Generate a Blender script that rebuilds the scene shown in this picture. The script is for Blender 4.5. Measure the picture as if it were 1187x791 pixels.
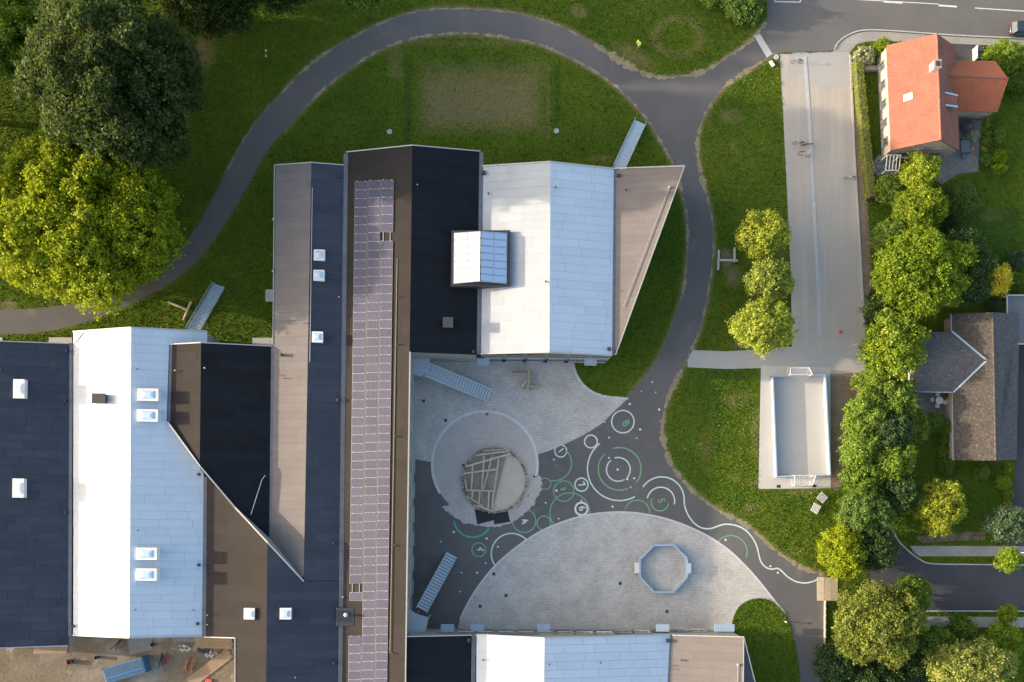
import bpy, bmesh, math, random
import numpy as np
from mathutils import Vector, Matrix
from mathutils.geometry import tessellate_polygon

random.seed(7); RNG = np.random.default_rng(7)
for o in list(bpy.data.objects): bpy.data.objects.remove(o)
scene = bpy.context.scene
C = scene.collection

# ---------------------------------------------------------------- camera, sky, sun, exposure
H, S, NX, NY = 125.0, 0.115, 575.0, 585.0      # drone height, metres per plan unit on the ground, plan point below the drone
cam_d = bpy.data.cameras.new('camera'); cam = bpy.data.objects.new('camera', cam_d); C.objects.link(cam)
cam.location = (0, 0, H); cam.rotation_euler = (0, 0, 0)
cam_d.sensor_width = 36.0; cam_d.lens = (H / S) / 1187.0 * 36.0
cam_d.shift_x = (593.5 - NX) / 1187.0; cam_d.shift_y = (NY - 395.5) / 1187.0
cam_d.clip_start = 1.0; cam_d.clip_end = 3000.0
scene.camera = cam

SUN_EL = math.radians(12.0); SUN_SLANT = 0.075
world = bpy.data.worlds.new('World'); scene.world = world; world.use_nodes = True
wn = world.node_tree.nodes; wl = world.node_tree.links
bg = wn.get('Background') or wn.new('ShaderNodeBackground')
sky = wn.new('ShaderNodeTexSky'); sky.sky_type = 'NISHITA'; sky.sun_disc = False
sky.sun_elevation = SUN_EL; sky.sun_rotation = math.atan2(-1.0, SUN_SLANT)
sky.altitude = 100; sky.air_density = 1.0; sky.dust_density = 4.0; sky.ozone_density = 0.4
wl.new(sky.outputs[0], bg.inputs[0]); bg.inputs[1].default_value = 0.15
sun_d = bpy.data.lights.new('sun', 'SUN'); sun = bpy.data.objects.new('sun', sun_d); C.objects.link(sun)
sun_d.energy = 2.65; sun_d.angle = math.radians(0.6); sun_d.color = (1.0, 0.83, 0.62)
_d = Vector((1.0, -SUN_SLANT, 0)).normalized() * math.cos(SUN_EL) + Vector((0, 0, -math.sin(SUN_EL)))
sun.rotation_euler = _d.to_track_quat('-Z', 'Y').to_euler(); sun.location = (-200, 20, 80)
scene.view_settings.view_transform = 'Standard'; scene.view_settings.look = 'None'
scene.view_settings.exposure = 1.85; scene.view_settings.gamma = 1.0
scene.view_settings.use_curve_mapping = False

# ---------------------------------------------------------------- helpers
def P(px, py, z=0.0):
    k = S * (H - z) / H
    return Vector(((px - NX) * k, -(py - NY) * k, z))
def G(px, py): v = P(px, py); return (v.x, v.y)
U = Vector((math.cos(0.0138), -math.sin(0.0138), 0)); V = Vector((-math.sin(0.0138), -math.cos(0.0138), 0))  # building axes: right and down the plan

def tag(o, label, cat=None, group=None, kind=None):
    o['label'] = label
    if cat: o['category'] = cat
    if group: o['group'] = group
    if kind: o['kind'] = kind
    return o
def thing(name, label, cat, loc=(0, 0, 0), rz=0.0, group=None):
    o = bpy.data.objects.new(name, None); C.objects.link(o); o.empty_display_size = 0.2
    o.location = loc; o.rotation_euler = (0, 0, rz)
    return tag(o, label, cat, group)
def link(name, me, mat, parent=None):
    if mat is not None and len(me.materials) == 0: me.materials.append(mat)
    o = bpy.data.objects.new(name, me); C.objects.link(o); o.parent = parent
    return o
def copy_tree(o, parent=None):
    c = o.copy(); C.objects.link(c); c.parent = parent
    for ch in o.children: copy_tree(ch, c)
    return c

class MB:
    """collects shapes for one mesh"""
    def __init__(s): s.v = []; s.f = []
    def add(s, vs, fs):
        b = len(s.v); s.v += [tuple(v) for v in vs]; s.f += [tuple(b + i for i in f) for f in fs]; return s
    def box(s, c, size, rz=0.0, ux=None):
        x, y, z = (d / 2 for d in size); c = Vector(c)
        R = Matrix.Rotation(rz, 3, 'Z')
        vs = [c + R @ Vector((sx * x, sy * y, sz * z)) for sz in (-1, 1) for sx, sy in ((-1, -1), (1, -1), (1, 1), (-1, 1))]
        return s.add(vs, [(3, 2, 1, 0), (4, 5, 6, 7), (0, 1, 5, 4), (1, 2, 6, 5), (2, 3, 7, 6), (3, 0, 4, 7)])
    def beam(s, a, b, w, h, up=Vector((0, 0, 1))):
        a = Vector(a); b = Vector(b); d = (b - a).normalized()
        sx = d.cross(up)
        if sx.length < 1e-4: sx = Vector((1, 0, 0))
        sx.normalize(); sy = sx.cross(d)
        vs = [p + sx * (i * w / 2) + sy * (j * h / 2) for p in (a, b) for i, j in ((-1, -1), (1, -1), (1, 1), (-1, 1))]
        return s.add(vs, [(3, 2, 1, 0), (4, 5, 6, 7), (0, 1, 5, 4), (1, 2, 6, 5), (2, 3, 7, 6), (3, 0, 4, 7)])
    def tube(s, a, b, r, n=8, r2=None, cap=True):
        a = Vector(a); b = Vector(b); d = (b - a).normalized(); r2 = r if r2 is None else r2
        sx = d.orthogonal().normalized(); sy = d.cross(sx)
        vs = []
        for p, q in ((a, r), (b, r2)):
            for i in range(n):
                t = 2 * math.pi * i / n; vs.append(p + sx * (math.cos(t) * q) + sy * (math.sin(t) * q))
        fs = [(i, (i + 1) % n, n + (i + 1) % n, n + i) for i in range(n)]
        if cap: fs += [tuple(range(n))[::-1], tuple(range(n, 2 * n))]
        return s.add(vs, fs)
    def path(s, pts, r, n=6):
        for a, b in zip(pts[:-1], pts[1:]): s.tube(a, b, r, n)
        return s
    def prism(s, poly, z0, z1):
        n = len(poly); area = sum(poly[i][0] * poly[(i + 1) % n][1] - poly[(i + 1) % n][0] * poly[i][1] for i in range(n))
        if area < 0: poly = poly[::-1]
        g0 = (lambda p: p[2]) if z0 is None else (lambda p: z0)
        vs = [(p[0], p[1], g0(p)) for p in poly] + [(p[0], p[1], z1) for p in poly]
        fs = [(i, (i + 1) % n, n + (i + 1) % n, n + i) for i in range(n)]
        tri = tessellate_polygon([[Vector((p[0], p[1], 0)) for p in poly]])
        for t in tri:
            a, b, c = t
            A, B, D = (Vector((poly[i][0], poly[i][1])) for i in t)
            if (B - A).cross(D - A) < 0: a, c = c, a
            fs.append((n + a, n + b, n + c)); fs.append((c, b, a))
        return s.add(vs, fs)
    def sheet(s, poly, z):
        n = len(poly)
        vs = [(p[0], p[1], z) for p in poly]; fs = []
        for t in tessellate_polygon([[Vector((p[0], p[1], 0)) for p in poly]]):
            a, b, c = t; A, B, D = (Vector((poly[i][0], poly[i][1])) for i in t)
            if (B - A).cross(D - A) < 0: a, c = c, a
            fs.append((a, b, c))
        return s.add(vs, fs)
    def ribbon(s, pts, w, z, closed=False, h=0.0):
        """flat band of width w along pts (a band with sides if h)"""
        n = len(pts); L = []; R = []
        for i in range(n):
            a = Vector(pts[i - 1][:2]) if (closed or i > 0) else Vector(pts[i][:2])
            b = Vector(pts[(i + 1) % n][:2]) if (closed or i < n - 1) else Vector(pts[i][:2])
            d = (b - a).normalized(); nn = Vector((-d.y, d.x)); p = Vector(pts[i][:2])
            L.append(p + nn * w / 2); R.append(p - nn * w / 2)
        m = n if closed else n - 1
        vs = [(p.x, p.y, z + h) for p in L] + [(p.x, p.y, z + h) for p in R]
        fs = [(n + i, n + (i + 1) % n, (i + 1) % n, i) for i in range(m)]
        if h:
            vs += [(p.x, p.y, z) for p in L] + [(p.x, p.y, z) for p in R]
            fs += [(i, (i + 1) % n, 2 * n + (i + 1) % n, 2 * n + i) for i in range(m)]
            fs += [(n + (i + 1) % n, n + i, 3 * n + i, 3 * n + (i + 1) % n) for i in range(m)]
            if not closed: fs += [(0, 2 * n, 3 * n, n), (n - 1, 2 * n - 1, 4 * n - 1, 3 * n - 1)]
        return s.add(vs, fs)
    def lathe(s, prof, n=16, c=(0, 0, 0)):
        c = Vector(c); m = len(prof)
        vs = [c + Vector((r * math.cos(2 * math.pi * i / n), r * math.sin(2 * math.pi * i / n), z)) for r, z in prof for i in range(n)]
        fs = [(j * n + i, j * n + (i + 1) % n, (j + 1) * n + (i + 1) % n, (j + 1) * n + i) for j in range(m - 1) for i in range(n)]
        fs.append(tuple(range((m - 1) * n, m * n)))
        return s.add(vs, fs)
    def torus(s, c, R, r, axis='Y', n=20, m=6):
        c = Vector(c); vs = []; fs = []
        for i in range(n):
            t = 2 * math.pi * i / n
            for j in range(m):
                q = 2 * math.pi * j / m; rr = R + r * math.cos(q)
                p = Vector((rr * math.cos(t), r * math.sin(q), rr * math.sin(t))) if axis == 'Y' else Vector((rr * math.cos(t), rr * math.sin(t), r * math.sin(q)))
                vs.append(c + p)
        for i in range(n):
            for j in range(m):
                fs.append((i * m + j, ((i + 1) % n) * m + j, ((i + 1) % n) * m + (j + 1) % m, i * m + (j + 1) % m))
        return s.add(vs, fs)
    def build(s, name, mat, parent=None, off=None, smooth=False, bevel=0.0):
        if off is None: off = parent_loc(parent)
        off = Vector(off)
        me = bpy.data.meshes.new(name)
        me.from_pydata([tuple(Vector(v) - off) for v in s.v], [], s.f); me.update()
        if smooth: me.polygons.foreach_set('use_smooth', [True] * len(me.polygons))
        o = link(name, me, mat, parent)
        if parent is None: o.location = off
        if bevel:
            md = o.modifiers.new('bevel', 'BEVEL'); md.width = bevel; md.segments = 2; md.limit_method = 'ANGLE'
        return o
def parent_loc(p):
    v = Vector((0, 0, 0))
    while p is not None: v = v + Vector(p.location); p = p.parent
    return v
LOCAL = (0, 0, 0)

def spline(pts, k=6, closed=False):
    out = []; n = len(pts); rng = range(n if closed else n - 1)
    g = lambda i: Vector(pts[i % n]) if closed else Vector(pts[max(0, min(n - 1, i))])
    for i in rng:
        a, b, c, d = g(i - 1), g(i), g(i + 1), g(i + 2)
        for j in range(k):
            t = j / k
            out.append(0.5 * ((2 * b) + (c - a) * t + (2 * a - 5 * b + 4 * c - d) * t * t + (3 * b - a - 3 * c + d) * t ** 3))
    if not closed: out.append(Vector(pts[-1]))
    return [tuple(v) for v in out]
def plan(pts): return [G(*p[:2]) for p in pts]

# ---------------------------------------------------------------- materials
def newmat(name):
    m = bpy.data.materials.new(name); m.use_nodes = True; m.node_tree.nodes.clear()
    nt = m.node_tree; out = nt.nodes.new('ShaderNodeOutputMaterial'); b = nt.nodes.new('ShaderNodeBsdfPrincipled')
    nt.links.new(b.outputs[0], out.inputs[0]); return m, nt, b, out
def N(nt, t, **kw):
    n = nt.nodes.new(t)
    for k, v in kw.items():
        if k.startswith('i_'): n.inputs[k[2:].replace('_', ' ')].default_value = v
        else: setattr(n, k, v)
    return n
def noise(nt, scale, detail=4.0, rough=0.55, vec=None):
    n = N(nt, 'ShaderNodeTexNoise'); n.inputs['Scale'].default_value = scale; n.inputs['Detail'].default_value = detail; n.inputs['Roughness'].default_value = rough
    if vec is not None: nt.links.new(vec, n.inputs['Vector'])
    return n.outputs['Fac']
def mixc(nt, fac, a, b, mode='MIX'):
    n = N(nt, 'ShaderNodeMix', data_type='RGBA', blend_type=mode)
    for sock, v in ((n.inputs['Factor'], fac), (n.inputs['A'] if False else n.inputs[6], a), (n.inputs[7], b)):
        if hasattr(v, 'links') or isinstance(v, bpy.types.NodeSocket): nt.links.new(v, sock)
        elif isinstance(v, (int, float)): sock.default_value = v
        else: sock.default_value = (*v, 1.0)
    return n.outputs[2]
def ramp(nt, fac, lo, hi, a=0.0, b=1.0):
    n = N(nt, 'ShaderNodeMapRange'); n.clamp = True
    nt.links.new(fac, n.inputs[0]); n.inputs[1].default_value = lo; n.inputs[2].default_value = hi; n.inputs[3].default_value = a; n.inputs[4].default_value = b
    return n.outputs[0]
def mathn(nt, op, a, b):
    n = N(nt, 'ShaderNodeMath', operation=op)
    for i, v in ((0, a), (1, b)):
        if isinstance(v, (int, float)): n.inputs[i].default_value = v
        else: nt.links.new(v, n.inputs[i])
    return n.outputs[0]
def bump(nt, bsdf, h, strength=0.3, dist=0.05):
    n = N(nt, 'ShaderNodeBump'); n.inputs['Strength'].default_value = strength; n.inputs['Distance'].default_value = dist
    nt.links.new(h, n.inputs['Height']); nt.links.new(n.outputs[0], bsdf.inputs['Normal'])
def pos(nt): return N(nt, 'ShaderNodeNewGeometry').outputs['Position']

def surf(name, c1, c2=None, scale=1.0, rough=0.8, fine=12.0, fine_amt=0.25, bump_s=0.0, bump_d=0.03, rnd=0.0, big=None, metal=0.0, spec=None, stain=None, streak=None):
    """two-tone mottled surface: broad noise between c1 and c2, fine speckle, optional per-object variation, broad stains"""
    m, nt, b, out = newmat(name); p = pos(nt)
    c2 = c2 or tuple(x * 0.82 for x in c1)
    f = ramp(nt, noise(nt, scale, 5, 0.6, p), 0.3, 0.7)
    col = mixc(nt, f, c1, c2)
    fn = noise(nt, fine, 3, 0.6, p)
    g = ramp(nt, fn, 0.25, 0.75, 1 - fine_amt, 1 + fine_amt)
    gm = N(nt, 'ShaderNodeCombineColor'); [nt.links.new(g, gm.inputs[i]) for i in range(3)]
    col = mixc(nt, 1.0, col, gm.outputs[0], 'MULTIPLY')
    if big:
        bf = ramp(nt, noise(nt, big[0], 3, 0.5, p), 0.5, 0.72, 0, big[2]); col = mixc(nt, bf, col, big[1])
    if stain:
        sf = ramp(nt, noise(nt, stain[0], 6, 0.7, p), 0.58, 0.70, 0, stain[2]); col = mixc(nt, sf, col, stain[1])
    if streak:
        mp = N(nt, 'ShaderNodeMapping'); mp.inputs['Scale'].default_value = streak[0]; nt.links.new(p, mp.inputs['Vector'])
        kf = ramp(nt, noise(nt, 1.0, 4, .6, mp.outputs[0]), .50, .68, 0, streak[2]); col = mixc(nt, kf, col, streak[1])
    if rnd:
        oi = N(nt, 'ShaderNodeObjectInfo'); r = ramp(nt, oi.outputs['Random'], 0, 1, 1 - rnd, 1 + rnd)
        rm = N(nt, 'ShaderNodeCombineColor'); [nt.links.new(r, rm.inputs[i]) for i in range(3)]
        col = mixc(nt, 1.0, col, rm.outputs[0], 'MULTIPLY')
    nt.links.new(col, b.inputs['Base Color']); b.inputs['Roughness'].default_value = rough; b.inputs['Metallic'].default_value = metal
    if spec is not None: b.inputs['Specular IOR Level'].default_value = spec
    if bump_s: bump(nt, b, fn, bump_s, bump_d)
    return m
def plain(name, c, rough=0.6, metal=0.0, **kw): return surf(name, c, tuple(x * 0.9 for x in c), 2.0, rough, 20.0, 0.08, metal=metal, **kw)

M = {}
# roofing felts
M['white_felt'] = surf('white_roof_felt', (.52, .53, .545), (.48, .49, .505), .35, .55, 9, .03, rnd=.02, stain=(.5, (.50, .50, .50), .35))
M['shaded_white_felt'] = surf('shaded_white_roof_felt', (.345, .37, .40), (.29, .315, .35), .16, .55, 9, .04, rnd=.03, stain=(.3, (.41, .43, .455), .6))  # greyer copy of the white felt, tree shade put into its colour
M['pale_blue_felt'] = surf('pale_blue_roof_felt', (.42, .50, .59), (.39, .47, .56), .35, .6, 9, .04, rnd=.03, stain=(.6, (.36, .44, .55), .25))
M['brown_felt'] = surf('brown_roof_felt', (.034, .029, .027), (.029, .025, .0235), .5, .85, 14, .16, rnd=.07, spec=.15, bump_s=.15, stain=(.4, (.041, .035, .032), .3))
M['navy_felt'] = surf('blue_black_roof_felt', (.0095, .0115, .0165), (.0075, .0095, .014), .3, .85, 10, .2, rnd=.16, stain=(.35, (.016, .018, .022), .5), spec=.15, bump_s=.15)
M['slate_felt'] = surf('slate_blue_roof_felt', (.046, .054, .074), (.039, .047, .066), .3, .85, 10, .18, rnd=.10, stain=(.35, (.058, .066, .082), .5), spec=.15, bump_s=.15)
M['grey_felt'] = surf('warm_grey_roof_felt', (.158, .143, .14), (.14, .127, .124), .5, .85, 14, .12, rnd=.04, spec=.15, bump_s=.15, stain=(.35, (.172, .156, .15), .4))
M['deck'] = plain('roof_deck', (.035, .035, .038), .9)
M['deck_white'] = plain('roof_deck_pale', (.33, .36, .40), .9)
M['deck_blue'] = plain('roof_deck_blue', (.24, .29, .36), .9)
M['gutter'] = surf('zinc_gutter', (.13, .14, .16), (.09, .10, .12), 1.2, .5, 6, .2, metal=.3)
M['trim'] = plain('aluminium_trim', (.42, .415, .41), .5, .3)
M['dark_metal'] = plain('dark_metal', (.045, .047, .055), .5, .3)
M['galv'] = surf('galvanised_steel', (.40, .48, .55), (.34, .42, .49), 2, .5, 15, .12, metal=.1)
M['facade'] = surf('grey_facade_board', (.26, .26, .24), (.22, .22, .205), .8, .8, 10, .12)
M['plinth'] = plain('dark_plinth', (.05, .05, .055), .8)
M['frame'] = plain('window_frame_grey', (.17, .18, .19), .5)
M['white_paint'] = plain('white_paint', (.62, .62, .61), .5)
def glass_mat(name, c=(.05, .07, .09), r=.06):
    m, nt, b, out = newmat(name); b.inputs['Base Color'].default_value = (*c, 1); b.inputs['Roughness'].default_value = r
    b.inputs['Specular IOR Level'].default_value = .8; return m
M['glass'] = glass_mat('window_glass')
M['roof_glass'] = glass_mat('rooflight_glass', (.30, .42, .60), .08)
M['opal_glass'] = glass_mat('opal_rooflight_glass', (.80, .81, .82), .25)
M['dome'] = glass_mat('skylight_dome', (.38, .52, .68), .08)
# ground
M['asphalt'] = surf('path_asphalt', (.098, .095, .096), (.083, .081, .084), .25, .88, 18, .22, bump_s=.25, bump_d=.02, big=(.09, (.125, .116, .111), .8), stain=(.28, (.155, .146, .137), .55))
M['street'] = surf('street_asphalt', (.118, .113, .111), (.10, .097, .096), .2, .88, 16, .18, bump_s=.2, bump_d=.02, big=(.12, (.145, .135, .128), .5), stain=(.35, (.10, .098, .10), .4))
M['dark_asphalt'] = surf('dark_asphalt', (.055, .055, .062), (.045, .045, .052), .3, .9, 18, .2, bump_s=.2, bump_d=.02, stain=(.5, (.08, .075, .075), .4))
def paver_mat(name, c1, c2, joint, sx=.40, sy=.20, rot=0.0138, amt=.5, wash=None):
    m, nt, b, out = newmat(name); p = pos(nt)
    mp = N(nt, 'ShaderNodeMapping'); mp.inputs['Rotation'].default_value = (0, 0, rot); nt.links.new(p, mp.inputs['Vector'])
    br = N(nt, 'ShaderNodeTexBrick'); nt.links.new(mp.outputs[0], br.inputs['Vector'])
    br.inputs['Color1'].default_value = (*c1, 1); br.inputs['Color2'].default_value = (*c2, 1); br.inputs['Mortar'].default_value = (*joint, 1)
    br.inputs['Scale'].default_value = 1.0; br.inputs['Brick Width'].default_value = sx; br.inputs['Row Height'].default_value = sy
    br.inputs['Mortar Size'].default_value = .012; br.inputs['Bias'].default_value = 0
    mean = tuple((a + d) / 2 for a, d in zip(c1, c2))
    col = mixc(nt, amt, mean, br.outputs['Color'])
    f = ramp(nt, noise(nt, .35, 6, .65, p), .3, .7, .82, 1.15); gm = N(nt, 'ShaderNodeCombineColor'); [nt.links.new(f, gm.inputs[i]) for i in range(3)]
    col = mixc(nt, 1.0, col, gm.outputs[0], 'MULTIPLY')
    g = ramp(nt, noise(nt, 4, 5, .7, p), .3, .7, .82, 1.17); g2 = N(nt, 'ShaderNodeCombineColor'); [nt.links.new(g, g2.inputs[i]) for i in range(3)]
    col = mixc(nt, 1.0, col, g2.outputs[0], 'MULTIPLY')
    if wash: col = mixc(nt, ramp(nt, noise(nt, wash[0], 6, .7, p), .52, .72, 0, wash[2]), col, wash[1])
    nt.links.new(col, b.inputs['Base Color']); b.inputs['Roughness'].default_value = .85
    bump(nt, b, br.outputs['Fac'], -.25, .02)
    return m
M['paving'] = paver_mat('grey_paving', (.44, .42, .395), (.37, .355, .335), (.19, .18, .17), .42, .21, amt=.95, wash=(.22, (.49, .47, .445), .5))
M['paving_light'] = paver_mat('pale_paving', (.40, .385, .36), (.35, .335, .32), (.24, .23, .22), .6, .3, wash=(.3, (.47, .45, .42), .5))
M['slab'] = paver_mat('concrete_slabs', (.30, .28, .26), (.26, .25, .235), (.15, .14, .13), .5, .5)
M['concrete'] = surf('court_concrete', (.44, .415, .385), (.395, .375, .35), .3, .8, 8, .06, stain=(.4, (.40, .37, .33), .35))
M['gravel_lane'] = surf('pale_lane_gravel', (.37, .33, .285), (.32, .295, .265), .16, .9, 10, .14, bump_s=.2, bump_d=.02, big=(.1, (.37, .325, .27), .7), stain=(.4, (.27, .26, .245), .45), streak=((1.1, .05, 1), (.44, .39, .335), .6))
M['gravel_grey'] = surf('grey_lane_asphalt', (.33, .325, .315), (.30, .297, .29), .25, .9, 14, .09, bump_s=.2, bump_d=.02, big=(.1, (.37, .345, .31), .6))
M['kerb'] = surf('kerb_stone', (.42, .42, .42), (.34, .34, .35), 1.5, .8, 8, .15)
M['pale_kerb'] = surf('pale_kerb_stone', (.50, .50, .50), (.42, .425, .43), 1.5, .8, 8, .15)
M['kerb_warm'] = surf('worn_verge', (.27, .225, .15), (.16, .14, .07), 1.4, .95, 5, .35)
M['sand'] = surf('play_sand', (.40, .36, .33), (.345, .31, .285), .5, .95, 5, .2, bump_s=.5, bump_d=.06, stain=(1.0, (.33, .31, .29), .4))
M['sand_pale'] = surf('pale_sand', (.46, .395, .32), (.41, .35, .28), .5, .95, 6, .10, bump_s=.3, bump_d=.05)
M['shaded_sand'] = surf('pole_shaded_sand', (.30, .265, .225), (.20, .175, .15), 1.2, .95, 5, .3, bump_s=.5, bump_d=.05)  # darker sand tone with the shade of the pole lattice in it
M['soil'] = surf('bare_soil', (.20, .15, .105), (.13, .098, .07), .6, .95, 4, .35, bump_s=.6, bump_d=.08, stain=(.8, (.27, .22, .17), .6))
M['mud'] = surf('builders_ground', (.185, .15, .11), (.115, .092, .062), .22, .95, 3, .3, bump_s=.6, bump_d=.08, big=(.16, (.33, .305, .27), .9), stain=(.5, (.37, .35, .32), .7))
M['patio'] = paver_mat('patio_stone', (.19, .175, .165), (.14, .13, .125), (.09, .08, .075), .3, .3, amt=.9)
M['road_paint'] = surf('road_paint', (.62, .62, .61), (.50, .50, .49), 1.5, .7, 9, .12, stain=(2.2, (.16, .155, .15), .7))
M['mint_paint'] = surf('mint_paint', (.50, .60, .56), (.41, .51, .47), 1.5, .7, 9, .12, stain=(2.2, (.15, .16, .155), .7))
M['green_paint'] = surf('green_paint', (.15, .34, .18), (.12, .28, .15), 1.2, .7, 9, .12, stain=(2.2, (.10, .13, .11), .75))
M['bright_green_paint'] = surf('bright_green_paint', (.06, .36, .17), (.05, .30, .15), 1.2, .7, 9, .12)
# things
M['timber'] = surf('weathered_timber', (.40, .34, .25), (.30, .25, .18), 1.5, .85, 9, .2, rnd=.12)
M['timber_pale'] = surf('peeled_timber', (.50, .41, .31), (.42, .34, .25), 1.5, .85, 9, .2, rnd=.12)
M['log'] = surf('brown_log', (.26, .17, .10), (.17, .115, .07), 1.5, .9, 6, .3, rnd=.25)
M['plywood'] = surf('plywood', (.30, .215, .135), (.25, .18, .115), .8, .8, 7, .12, rnd=.08)
M['rubber'] = surf('black_rubber', (.022, .022, .026), (.016, .016, .02), 1, .9, 10, .2, stain=(1, (.10, .09, .085), .4))
M['board_blue'] = plain('pale_blue_board', (.30, .40, .53), .5)
M['board_dark'] = plain('shaded_board_core', (.40, .50, .64), .5)
M['container'] = surf('blue_container', (.09, .17, .26), (.075, .15, .23), .8, .6, 8, .12, stain=(1, (.16, .20, .23), .5))
M['container_line'] = plain('bright_blue_tarp', (.025, .13, .30), .5)
M['tarp'] = surf('grey_sheet', (.17, .19, .20), (.14, .155, .165), .8, .6, 6, .1)
M['car_paint'] = glass_mat('dark_blue_car_paint', (.02, .03, .05), .2)
M['red_lens'] = glass_mat('red_lens', (.45, .02, .02), .2)
M['tyre'] = plain('tyre_rubber', (.02, .02, .022), .9)
M['black_plastic'] = plain('black_plastic', (.03, .03, .033), .6)
M['bin'] = plain('grey_bin', (.33, .35, .36), .5)
M['rust'] = plain('rust_orange', (.50, .19, .06), .7)
M['hivis'] = plain('hi_vis_yellow', (.62, .85, .05), .7)
M['skin'] = plain('skin', (.5, .32, .24), .6)
M['hair'] = plain('dark_hair', (.03, .02, .015), .8)
M['trousers'] = plain('light_trousers', (.55, .56, .58), .8)
M['orange'] = plain('orange_plastic', (.75, .16, .03), .5)
M['red_cloth'] = plain('red_plastic', (.55, .06, .04), .6)
M['tile_red'] = surf('orange_pantile', (.26, .097, .068), (.205, .073, .05), .8, .75, 5, .24, stain=(.9, (.19, .07, .045), .4))
M['tile_brightened'] = surf('brightened_red_pantile', (.40, .12, .055), (.35, .10, .045), 1.2, .75, 6, .15)  # brighter pantile copy, its colour lifts the shaded extension as if sunlit
M['tile_brown'] = surf('mossy_brown_tile', (.066, .055, .048), (.045, .039, .036), 1.8, .95, 3.2, .45, stain=(4.5, (.27, .245, .21), .85))
M['tile_dark'] = surf('dark_tile', (.10, .095, .095), (.07, .068, .072), 1.8, .95, 3.2, .35, stain=(4.5, (.30, .29, .28), .8))
M['render_wall'] = surf('cream_render', (.40, .33, .28), (.36, .30, .255), .6, .85, 8, .08)
M['gable_brick'] = surf('pale_brick', (.34, .27, .22), (.28, .225, .185), 1.2, .9, 8, .15)
M['flat_roof'] = surf('flat_slate_roof', (.10, .115, .135), (.085, .10, .12), .6, .85, 10, .12)
M['cell'] = None
def solar_mat():
    m, nt, b, out = newmat('solar_cells'); p = pos(nt)
    mp = N(nt, 'ShaderNodeMapping'); mp.inputs['Rotation'].default_value = (0, 0, .0138); nt.links.new(p, mp.inputs['Vector'])
    br = N(nt, 'ShaderNodeTexBrick', offset=0.0); nt.links.new(mp.outputs[0], br.inputs['Vector'])
    br.inputs['Brick Width'].default_value = .16; br.inputs['Row Height'].default_value = .16; br.inputs['Mortar Size'].default_value = .012; br.inputs['Scale'].default_value = 1
    br.inputs['Color1'].default_value = (.036, .037, .072, 1); br.inputs['Color2'].default_value = (.040, .040, .075, 1); br.inputs['Mortar'].default_value = (.12, .118, .15, 1)
    oi = N(nt, 'ShaderNodeObjectInfo'); r = ramp(nt, oi.outputs['Random'], 0, 1, .90, 1.12)
    rm = N(nt, 'ShaderNodeCombineColor'); [nt.links.new(r, rm.inputs[i]) for i in range(3)]
    col = mixc(nt, 1.0, br.outputs['Color'], rm.outputs[0], 'MULTIPLY')
    nt.links.new(col, b.inputs['Base Color']); b.inputs['Roughness'].default_value = .4; b.inputs['Specular IOR Level'].default_value = .3; return m
M['cell'] = solar_mat()
def grass_mat(name, attr):
    m, nt, b, out = newmat(name); p = pos(nt)
    n1 = ramp(nt, noise(nt, .10, 4, .55, p), .35, .65); n2 = ramp(nt, noise(nt, .55, 5, .6, p), .3, .7); n3 = noise(nt, 3.2, 5, .7, p); n4 = noise(nt, 14, 3, .6, p)
    c = mixc(nt, n1, (.046, .088, .008), (.095, .128, .010))
    c = mixc(nt, ramp(nt, n2, 0, 1, 0, .6), c, (.058, .108, .009))
    c = mixc(nt, ramp(nt, n3, .52, .75, 0, .55), c, (.13, .14, .03))
    c = mixc(nt, ramp(nt, n3, .46, .28, 0, .6), c, (.030, .066, .010))
    c = mixc(nt, ramp(nt, n4, .35, .15, 0, .6), c, (.02, .04, .006))
    c = mixc(nt, ramp(nt, n4, .66, .78, 0, .5), c, (.20, .20, .09))
    if attr:
        a = N(nt, 'ShaderNodeAttribute', attribute_name='wear_shade'); sp = N(nt, 'ShaderNodeSeparateColor'); nt.links.new(a.outputs['Color'], sp.inputs[0])
        jit = mathn(nt, 'MULTIPLY_ADD', n3, 1.3); 
        nt.nodes[-1].inputs[2].default_value = .32
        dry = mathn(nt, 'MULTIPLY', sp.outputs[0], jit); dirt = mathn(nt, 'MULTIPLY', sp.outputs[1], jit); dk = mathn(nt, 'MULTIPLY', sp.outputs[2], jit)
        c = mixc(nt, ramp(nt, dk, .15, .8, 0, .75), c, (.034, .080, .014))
        c = mixc(nt, ramp(nt, dry, .15, .8, 0, .85), c, (.15, .132, .05))
        c = mixc(nt, ramp(nt, dirt, .2, .75, 0, .92), c, (.17, .132, .085))
    nt.links.new(c, b.inputs['Base Color']); b.inputs['Roughness'].default_value = .95; b.inputs['Specular IOR Level'].default_value = .1
    h = mathn(nt, 'ADD', mathn(nt, 'MULTIPLY', n3, .5), n4)
    bump(nt, b, h, .7, .10); return m
M['grass'] = grass_mat('lawn_grass', False); M['ground'] = grass_mat('ground_grass', True)
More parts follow.
